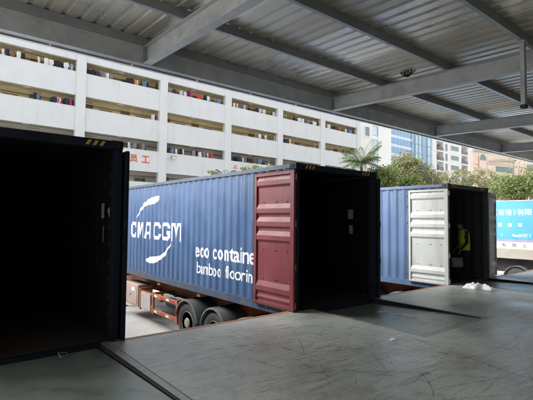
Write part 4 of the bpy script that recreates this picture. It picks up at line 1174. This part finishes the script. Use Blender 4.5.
px_, pz_ = scaled(1.55)
pb = facade_frame('pink_building', 'low pinkish building with an arched window and teal glazing at right', (154.97, 66.82), 105)
MB().box(0, 0, 0, 52, 14, pz_(18.6)).build('wall', MT['pink'], pb)
MB().box(-.3, -.5, pz_(18.3), 52, -.001, pz_(18.75)).build('roof_cornice', MT['cornice'], pb)
b0, b1 = px_(1.75), px_(4.15)
MB().box(b0, -.3, 0, b1, -.002, pz_(17.9)).build('arched_bay', MT['pink'], pb)
for xx in (b0 - .17, b1): MB().box(xx, -.4, 0, xx + .17, -.003, pz_(17.2)).build('bay_trim', MT['pink_trim'], pb)
bc, br0, zs = (b0 + b1) / 2, px_(.95), pz_(16.9)
def arch(r, zlow): return [(bc - r, zlow), (bc + r, zlow)] + [(bc + r * math.cos(rad(a_)), zs + r * math.sin(rad(a_))) for a_ in range(0, 181, 15)]
aw = MB(); aw.prism(arch(br0, pz_(16.3)), 'y', -.40, -.301); awo = aw.build('arched_window', MT['cornice'], pb)
aw = MB(); aw.prism(arch(br0 - .2, pz_(16.3) + .2), 'y', -.46, -.401); aw.build('pane', MT['green_glass'], awo)
MB().box(bc - .06, -.49, pz_(16.3) + .2, bc + .06, -.461, zs + br0 - .2).build('glazing_bar', MT['cornice'], awo)
hd = MB(); hd.prism([(px_(5.2), pz_(16.05)), (px_(5.2), pz_(16.4)), (px_(9.2), pz_(17.0)), (px_(13.8), pz_(17.0)), (px_(13.8), pz_(16.6)), (px_(9.2), pz_(16.55))], 'y', -1.1, -.002); hd.build('window_hood', MT['cornice'], pb)
MB().box(-.1, -.12, pz_(15.3), b0 - .2, -.002, pz_(15.42)).build('string_course', MT['pink_trim'], pb)
MB().box(b1 + .2, -.12, pz_(15.55), px_(18.5), -.002, pz_(15.67)).build('string_course', MT['pink_trim'], pb)
win(pb, px_(7.3), px_(13.7), pz_(13.75), pz_(15.4), MT['plaster_white'], MT['green_glass'], -.02, 4, .2)
win(pb, px_(18.9), px_(22.6), pz_(14.7), pz_(16.5), MT['plaster_white'], MT['green_glass'], -.02, 2, .2)
win(pb, px_(18.9), px_(22.6), pz_(10.9), pz_(12.5), MT['plaster_white'], MT['green_glass'], -.02, 2, .2)
win(pb, b0 + .4, b1 - .4, pz_(12.9), pz_(13.8), MT['pink_trim'], MT['glass_dark'], -.33, 1, .12)
win(pb, px_(7.3), px_(13.7), pz_(9.8), pz_(11.4), MT['plaster_white'], MT['green_glass'], -.02, 4, .2)

# ------------------------------------------------------------------ plants
def leaves_mesh(name, centres, n_per, spread, size, mtl, parent, rnd, droop=.3):
    V = []; F = []
    for c in centres:
        for _ in range(n_per):
            p = Vector(c) + Vector((rnd.gauss(0, spread), rnd.gauss(0, spread), rnd.gauss(0, spread * .75)))
            s = size * rnd.uniform(.55, 1.3)
            dr = Vector((rnd.uniform(-1, 1), rnd.uniform(-1, 1), rnd.uniform(-.8, .5))).normalized()
            sd_ = dr.cross(Vector((rnd.uniform(-1, 1), rnd.uniform(-1, 1), rnd.uniform(.2, 1)))).normalized() * s * .28
            n_ = sd_.cross(dr).normalized() * s * .08
            a = len(V)
            V += [p, p + dr * s * .5 + sd_ + n_, p + dr * s, p + dr * s * .5 - sd_ + n_]
            F += [(a, a + 1, a + 2, a + 3)]
    mb = MB(); mb.v = [v[:] for v in V]; mb.f = F; mb.m = [0] * len(F)
    return mb.build(name, mtl, parent, fix=False)
def tree(label, base, h, lobes, mtl, seed, clumps=70, n_per=34, size=.30, spread=.34, name='leafy_tree', group='trees beyond the yard', trunk_r=.16, bare=0):
    """lobes: (x,y,z,rx,rz) relative to the base"""
    rnd = random.Random(seed)
    t = thing(name, label, 'tree', base, group=group)
    cs = []
    for (lx, ly, lz_, rx, rz_) in lobes:
        for _ in range(clumps):
            while True:
                q = Vector((rnd.uniform(-1, 1), rnd.uniform(-1, 1), rnd.uniform(-1, 1)))
                if .35 < q.length < 1: break
            cs.append((lx + q.x * rx, ly + q.y * rx, lz_ + q.z * rz_))
    tr = MB(); top = Vector((lobes[0][0] * .5, lobes[0][1] * .5, h * .5))
    tr.path([(0, 0, 0), (.05, .03, h * .2), (top.x * .5 + .05, top.y * .5, h * .36), top], [trunk_r * 1.25, trunk_r, trunk_r * .85, trunk_r * .7], 8)
    tr.build('trunk', MT['bark'], t, smooth=True)
    br_ = MB()
    for c in rnd.sample(cs, min(len(cs), 34 + bare)):
        c = Vector(c); mid = top.lerp(c, .5) + Vector((rnd.uniform(-.3, .3), rnd.uniform(-.3, .3), .25))
        br_.path([top - Vector((0, 0, rnd.uniform(0, h * .12))), mid, c], [trunk_r * .35, trunk_r * .2, .012], 5)
    br_.build('branches', MT['bark'], t, smooth=True)
    leaves_mesh('crown', cs, n_per, spread, size, mtl, t, rnd)
    return t
zt = -GZ
tree('round olive-green tree in front of the glass tower', (40.4, 20.3, GZ), 7.6, [(0.0, 0.0, 8.5, 1.9, 1.5), (-1.0, 0.7, 8.1, 1.4, 1.2), (1.3, -1.0, 8.2, 1.5, 1.4), (0.1, 0.0, 9.5, 1.3, 1.1), (2.0, -1.6, 7.5, 1.3, 1.2), (-0.2, 0.2, 7.1, 2.1, 1.2)], MT['leaf_olive'], 3, 44, 38, .24, .25)
tree('bright green bushy tree right of the palm, lowest of the row', (35.9, 18.9, GZ), 5.0, [(0.0, 0.0, 7.5, 1.5, 1.1), (-1.0, 0.9, 7.3, 1.2, 1.1), (1.2, -1.0, 6.9, 1.3, 0.9)], MT['leaf_bright'], 4, 50, 40, .26, .26)
tree('yellow-green tree rising over the container with off-white doors', (51.3, 19.2, GZ), 7.0, [(0.0, 0.0, 8.5, 2.0, 1.6), (-1.9, 1.6, 7.9, 1.5, 1.3), (1.9, -1.7, 8.4, 1.7, 1.4), (3.4, -3.0, 7.5, 1.6, 1.3), (0.0, 0.0, 6.9, 2.4, 1.4)], MT['leaf_olive'], 5, 36, 30, .26, .27)
tree('sparse pale tree with bare branches before the pink building', (48.7, 12.6, GZ), 8.0, [(0.0, 0.0, 8.9, 2.0, 1.2), (1.3, -1.5, 8.5, 1.7, 1.1)], MT['leaf_olive'], 6, 26, 7, .24, .30, bare=26)
tree('green bushy tree above the blue truck', (46.1, 10.6, GZ), 5.6, [(0.0, 0.0, 6.8, 1.5, 1.1), (1.1, -1.6, 7.1, 1.5, 1.1), (-1.2, 1.4, 6.6, 1.5, 1.1), (2.0, -3.2, 6.8, 1.5, 1.2)], MT['leaf_bright'], 8, 55, 38, .26, .28)
tree('small mid-green tree directly behind the palm fronds', (38.5, 22.6, GZ), 5.2, [(0.0, 0.0, 7.9, 1.5, 1.3), (-1.3, 1.0, 7.3, 1.4, 1.1), (-2.8, 2.2, 7.2, 1.3, 1.0)], MT['leaf_mid'], 9, 45, 34, .26, .28)

def frond(length, lift, arch, rnd, n=15, leaf=.55):
    mb = MB(); pts = []
    for i in range(n):
        t = i / (n - 1)
        pts.append(Vector((length * t * (1 - .12 * t), 0, lift * t - arch * t * t)))
    mb.mi = 0; mb.path(pts, [.022 * (1 - .8 * i / n) for i in range(n)], 5)
    for i in range(2, n):
        t = i / (n - 1)
        for sub in range(3):
            p = pts[i - 1].lerp(pts[i], sub / 3)
            for s in (-1, 1):
                L_ = leaf * math.sin(math.pi * (.12 + .80 * t)) * rnd.uniform(.8, 1.1)
                d_ = Vector((.55, s * .85, -.30 + rnd.uniform(-.2, .1))).normalized()
                mid = p + d_ * L_ * .5; tip = p + d_ * L_ + Vector((0, 0, -.16 * L_))
                w = Vector((.030, -s * .012, 0))
                mb.add([p - w * .4, mid - w, tip, mid + w, p + w * .4], [(0, 1, 2, 3, 4)])
    return mb
def palm(label, base, h, nf, length, seed, name='palm_tree', leaf=.6, lift0=1.5, group='palms and garden plants beyond the containers'):
    rnd = random.Random(seed)
    t = thing(name, label, 'palm', base, group=group)
    tr = MB(); k_ = 14
    tr.path([(.05 * math.sin(i * .3), 0, h * i / k_) for i in range(k_ + 1)], [.17 - .004 * i + (.012 if i % 2 else 0) for i in range(k_ + 1)], 10)
    tr.build('trunk', MT['bark'], t, smooth=True)
    for i in range(nf):
        lay = i % 3
        fm_ = frond(length * rnd.uniform(.85, 1.1), [lift0, lift0 * .65, lift0 * .2][lay] * rnd.uniform(.8, 1.2), [1.3, 1.5, 1.4][lay] * length / 2.6, rnd, leaf=leaf)
        o = fm_.build('frond', MT['leaf_palm'], t, fix=False)
        o.location = (0.05 * math.sin(4.2), 0, h); o.rotation_euler = (0, 0, 2 * math.pi * i / nf + rnd.uniform(-.2, .2))
    return t
palm('palm tree with arching feathery fronds above the CMA CGM container', (33.5, 20.7, GZ), 8.9, 23, 2.5, 11, leaf=.72, lift0=2.7)
gp = palm('low palm-like plant with an orange bloom behind the CMA CGM container', (14.3, 15.8, GZ), 5.75, 13, 1.15, 12, name='flowering_plant', leaf=.5, lift0=1.0)
rn = random.Random(2)
leaves_mesh('bloom', [(.48, -.35, 6.35), (.52, -.36, 6.48)], 9, .05, .12, MT['flower'], gp, rn)
tree('small light green shrub tree behind the top rail of the CMA CGM container', (15.7, 14.9, GZ), 5.2, [(0, 0, 6.1, .55, .5), (.7, -.5, 6.0, .5, .35), (1.6, -1.3, 6.0, .5, .3)], MT['leaf_bright'], 14, 26, 26, .20, .13, trunk_r=.07, group='palms and garden plants beyond the containers')

# ------------------------------------------------------------------ worker
def worker(loc, face):
    root = thing('person', 'worker in a yellow-green hi-vis vest and dark clothes standing in the open container', 'person', loc, face)
    P = {}; E_ = []; R_ = {}
    def j(n_, p, r, to=None):
        P[n_] = p; R_[n_] = r
        if to: E_.append((to, n_))
    j('pel', (0, 0, .95), (.13, .165)); j('sp', (.02, 0, 1.13), (.115, .15), 'pel'); j('ch', (.045, 0, 1.32), (.125, .17), 'sp')
    j('nb', (.07, 0, 1.44), (.06, .07), 'ch'); j('nk', (.105, 0, 1.50), (.052, .052), 'nb'); j('hd', (.14, 0, 1.58), (.085, .075), 'nk'); j('ht', (.135, 0, 1.665), (.075, .065), 'hd')
    j('ns', (.232, 0, 1.575), (.012, .012), 'hd')
    for s in (-1, 1):
        k_ = 'l' if s > 0 else 'r'
        j(k_ + 'hp', (0, s * .095, .88), (.095, .095), 'pel'); j(k_ + 'th', (.02, s * .10, .68), (.08, .08), k_ + 'hp'); j(k_ + 'kn', (.035, s * .105, .49), (.062, .06), k_ + 'th')
        j(k_ + 'cf', (-.01, s * .108, .34), (.058, .056), k_ + 'kn'); j(k_ + 'an', (-.03, s * .11, .10), (.045, .042), k_ + 'cf'); j(k_ + 'hl', (-.05, s * .11, .045), (.045, .042), k_ + 'an'); j(k_ + 'ft', (.09, s * .12, .035), (.034, .045), k_ + 'an'); j(k_ + 'to', (.17, s * .125, .028), (.024, .04), k_ + 'ft')
        j(k_ + 'sh', (.04, s * .175, 1.385), (.062, .06), 'ch'); j(k_ + 'el', (.03, s * .235, 1.09), (.045, .045), k_ + 'sh'); j(k_ + 'wr', (.20, s * .20, .88), (.03, .028), k_ + 'el'); j(k_ + 'pm', (.245, s * .19, .81), (.022, .038), k_ + 'wr')
        for f in range(4):
            b0 = (.262 + .006 * (f == 1), s * (.19 - .0 + (f - 1.5) * .021), .765); j(f'{k_}f{f}a', b0, (.0095, .0095), k_ + 'pm')
            j(f'{k_}f{f}b', (b0[0] - .004, b0[1], b0[2] - .035 - .005 * (f in (1, 2))), (.0085, .0085), f'{k_}f{f}a'); j(f'{k_}f{f}c', (b0[0] - .03, b0[1], b0[2] - .052), (.0075, .0075), f'{k_}f{f}b')
        j(f'{k_}t1', (.225, s * .145, .80), (.011, .011), k_ + 'pm'); j(f'{k_}t2', (.235, s * .132, .765), (.009, .009), f'{k_}t1')
    names = list(P); ix = {n_: i for i, n_ in enumerate(names)}
    me = bpy.data.meshes.new('body'); me.from_pydata([P[n_] for n_ in names], [(ix[a], ix[b]) for a, b in E_], [])
    tmp = bpy.data.objects.new('body_tmp', me); col.objects.link(tmp)
    sk = tmp.modifiers.new('skin', 'SKIN'); sk.use_smooth_shade = True
    for i, n_ in enumerate(names):
        me.skin_vertices[0].data[i].radius = R_[n_]; me.skin_vertices[0].data[i].use_root = (n_ == 'pel')
    ss = tmp.modifiers.new('sub', 'SUBSURF'); ss.levels = 2; ss.render_levels = 2
    dg = bpy.context.evaluated_depsgraph_get(); dg.update()
    bd = bpy.data.meshes.new_from_object(tmp.evaluated_get(dg)); bpy.data.objects.remove(tmp)
    bd.materials.clear()
    dark = mat('worker_shirt', (0.022, 0.024, 0.030), .9, rough_var=0); pant = mat('worker_trousers', (0.018, 0.019, 0.024), .9, rough_var=0)
    skin = mat('skin', (0.28, 0.16, 0.10), .6, var=.05, rough_var=0); shoe = mat('shoes', (0.012, 0.012, 0.013), .6)
    for m_ in (dark, pant, skin, shoe): bd.materials.append(m_)
    for p in bd.polygons:
        c = p.center; p.use_smooth = True
        arm = abs(c.y) > .15 and c.z < 1.3 and c.x > .0
        if c.z > 1.475: p.material_index = 2
        elif arm and c.z < .875 and c.x > .16: p.material_index = 2
        elif c.z < .075: p.material_index = 3
        elif c.z < .97 and not (abs(c.y) > .17 and c.x > .1): p.material_index = 1
    body = link('body', bd, root)
    # vest: shell lifted off the torso
    hv = mat('hivis_yellow', (0.62, 0.72, 0.06), .8, var=.1, rough_var=0); rs = mat('reflective_band', (0.70, 0.71, 0.68), .4, var=.05, rough_var=0)
    bm = bmesh.new(); bm.from_mesh(bd)
    dele = [f for f in bm.faces if not (.86 < f.calc_center_median().z < 1.455 and abs(f.calc_center_median().y) < .185 and not (f.calc_center_median().x > .17))]
    bmesh.ops.delete(bm, geom=dele, context='FACES')
    bm.normal_update()
    for v in bm.verts: v.co += v.normal * .016
    bm.normal_update()
    for f in bm.faces:
        z = f.calc_center_median().z; f.material_index = 1 if (.945 < z < 1.015 or 1.10 < z < 1.17) else 0
    vm = bpy.data.meshes.new('vest'); bm.to_mesh(vm); bm.free(); vm.materials.clear(); vm.materials.append(hv); vm.materials.append(rs)
    vo = link('vest', vm, root); so_ = vo.modifiers.new('sol', 'SOLIDIFY'); so_.thickness = .006; so_.offset = 1
    # hair cap
    hb = MB(); V = []; F = []; nu, nv = 16, 8
    for a in range(nv + 1):
        ph = rad(-8 + a * 98 / nv)
        for b_ in range(nu):
            th = 2 * math.pi * b_ / nu
            front = math.cos(th)
            lo = .0 if front < .35 else .05
            V.append((.128 + .098 * math.cos(ph) * math.cos(th) - .006, .088 * math.cos(ph) * math.sin(th), 1.60 + lo * math.cos(ph) + .125 * math.sin(ph) * (1 - lo * 1.5) ))
    for a in range(nv):
        for b_ in range(nu): F.append((a*nu + b_, a*nu + (b_+1) % nu, (a+1)*nu + (b_+1) % nu, (a+1)*nu + b_))
    hb.add(V, F); hb.build('hair', mat('hair_black', (0.012, 0.011, 0.011), .6), root, smooth=True)
    eb_ = MB()
    for s in (-1, 1): eb_.lathe([(.212, .002), (.2155, .010), (.217, .006)], 'x', (0, s * .032, 1.592), 8)
    eb_.build('eyes', mat('eye', (.05, .04, .04), .3), root)
    return root
FACE = math.atan2(.629, -.777)
wk = worker((12.80, .38, ZB - .03 + .157), FACE)
# striped bag hanging from the hands
bagp = Vector((12.80, .38, ZB + .127)) + Matrix.Rotation(FACE, 3, 'Z') @ Vector((.255, .03, 0))
bg_ = thing('striped_bag', 'black and white striped bag carried low by the worker in the vest', 'bag', tuple(bagp[:]), FACE)
sm_ = bpy.data.materials.new('bag_stripes'); sm_.use_nodes = True
N = sm_.node_tree.nodes; L = sm_.node_tree.links
tc = N.new('ShaderNodeTexCoord'); wv = N.new('ShaderNodeTexWave'); wv.inputs['Scale'].default_value = 7; wv.inputs['Distortion'].default_value = .6
mp = N.new('ShaderNodeMapping'); mp.inputs['Rotation'].default_value = (0, rad(35), 0); L.new(tc.outputs['Object'], mp.inputs[0]); L.new(mp.outputs[0], wv.inputs['Vector'])
cr = N.new('ShaderNodeValToRGB'); cr.color_ramp.elements[0].position = .45; cr.color_ramp.elements[1].position = .55
cr.color_ramp.elements[0].color = (.03, .03, .03, 1); cr.color_ramp.elements[1].color = (.6, .6, .58, 1)
L.new(wv.outputs['Fac'], cr.inputs[0]); L.new(cr.outputs[0], N['Principled BSDF'].inputs['Base Color'])
q = MB(); V = []; F = []
for k_, (z, w, dth_) in enumerate(((.34, .13, .08), (.36, .165, .10), (.46, .17, .105), (.56, .165, .085), (.63, .16, .03))):
    for b_ in range(12):
        a_ = 2 * math.pi * b_ / 12; V.append((w * max(-1, min(1, 1.25 * math.cos(a_))), dth_ * max(-1, min(1, 1.25 * math.sin(a_))), z))
for k_ in range(4):
    for b_ in range(12): F.append((k_*12 + b_, k_*12 + (b_+1) % 12, (k_+1)*12 + (b_+1) % 12, (k_+1)*12 + b_))
F += [list(range(12))[::-1], list(range(48, 60))]
q.add(V, F); q.build('bag_body', sm_, bg_, smooth='auto')
for s in (-1, 1):
    q = MB(); q.path([(-.09, s * .03, .62), (-.05, s * .09, .69), (0, s * .15, .732), (.05, s * .09, .69), (.09, s * .03, .62)], .008, 6); q.build('bag_handle', MT['rubber'], bg_, smooth=True)

# ------------------------------------------------------------------ small things on the dock
rn = random.Random(21)
cl = MB(); V = []; F = []; NU, NV = 44, 22
for i in range(NU + 1):
    for j_ in range(NV + 1):
        u, v = i / NU, j_ / NV
        r = 1 - abs(2 * v - 1) ** 2.2
        r2_ = 1 - abs(2 * u - 1) ** 3
        hgt = max(0, r * r2_) * (.055 + .085 * abs(math.sin(u * 9.3 + 1.2 * math.sin(v * 7))) * (1.25 - u) + .03 * math.sin(v * 17 + u * 13) + .02 * math.sin(u * 37 + v * 23))
        V.append((u * .78 - .39 + .03 * math.sin(v * 9), (v - .5) * (.34 - .12 * u) + .03 * math.sin(u * 14), .006 + max(0, hgt)))
for i in range(NU):
    for j_ in range(NV): a = i * (NV + 1) + j_; F.append((a, a + 1, a + NV + 2, a + NV + 1))
cl.add(V, F)
co_ = cl.build('crumpled_sheet', mat('white_plastic', (.72, .73, .74), .45, var=.06, scale=9, rough_var=.1), smooth=False)
co_.location = (10.98, -.9, .0); co_.rotation_euler.z = rad(-72)
tag(co_, 'crumpled white plastic sheet lying on the floor before the worker', 'plastic sheet')
lt = MB(); lt.path([(0, 0, .012), (.11, .03, .014), (.13, .10, .03), (.02, .09, .05), (0, 0, .012)], .007, 5)
lo_ = lt.build('bent_strap', MT['paper'], smooth=True); lo_.location = (1.40, -.22, -.05); lo_.rotation_euler.z = .3
tag(lo_, 'thin bent white strap lying on the leveler before the nearest container', 'strap')
ps = MB(); ps.add([(-.05, -.03, .006), (.04, -.035, .012), (.055, .02, .018), (-.03, .035, .008), (-.05, -.03, .0035), (.04, -.035, .0035), (.055, .02, .0035), (-.03, .035, .0035)], [(0, 1, 2, 3), (4, 7, 6, 5), (0, 4, 5, 1), (1, 5, 6, 2), (2, 6, 7, 3), (3, 7, 4, 0)])
po = ps.build('paper_scrap', MT['reflect_white']); po.location = (5.24, -2.29, 0)
tag(po, 'tiny white paper scrap alone on the grey floor before the sunken plate', 'paper scrap')
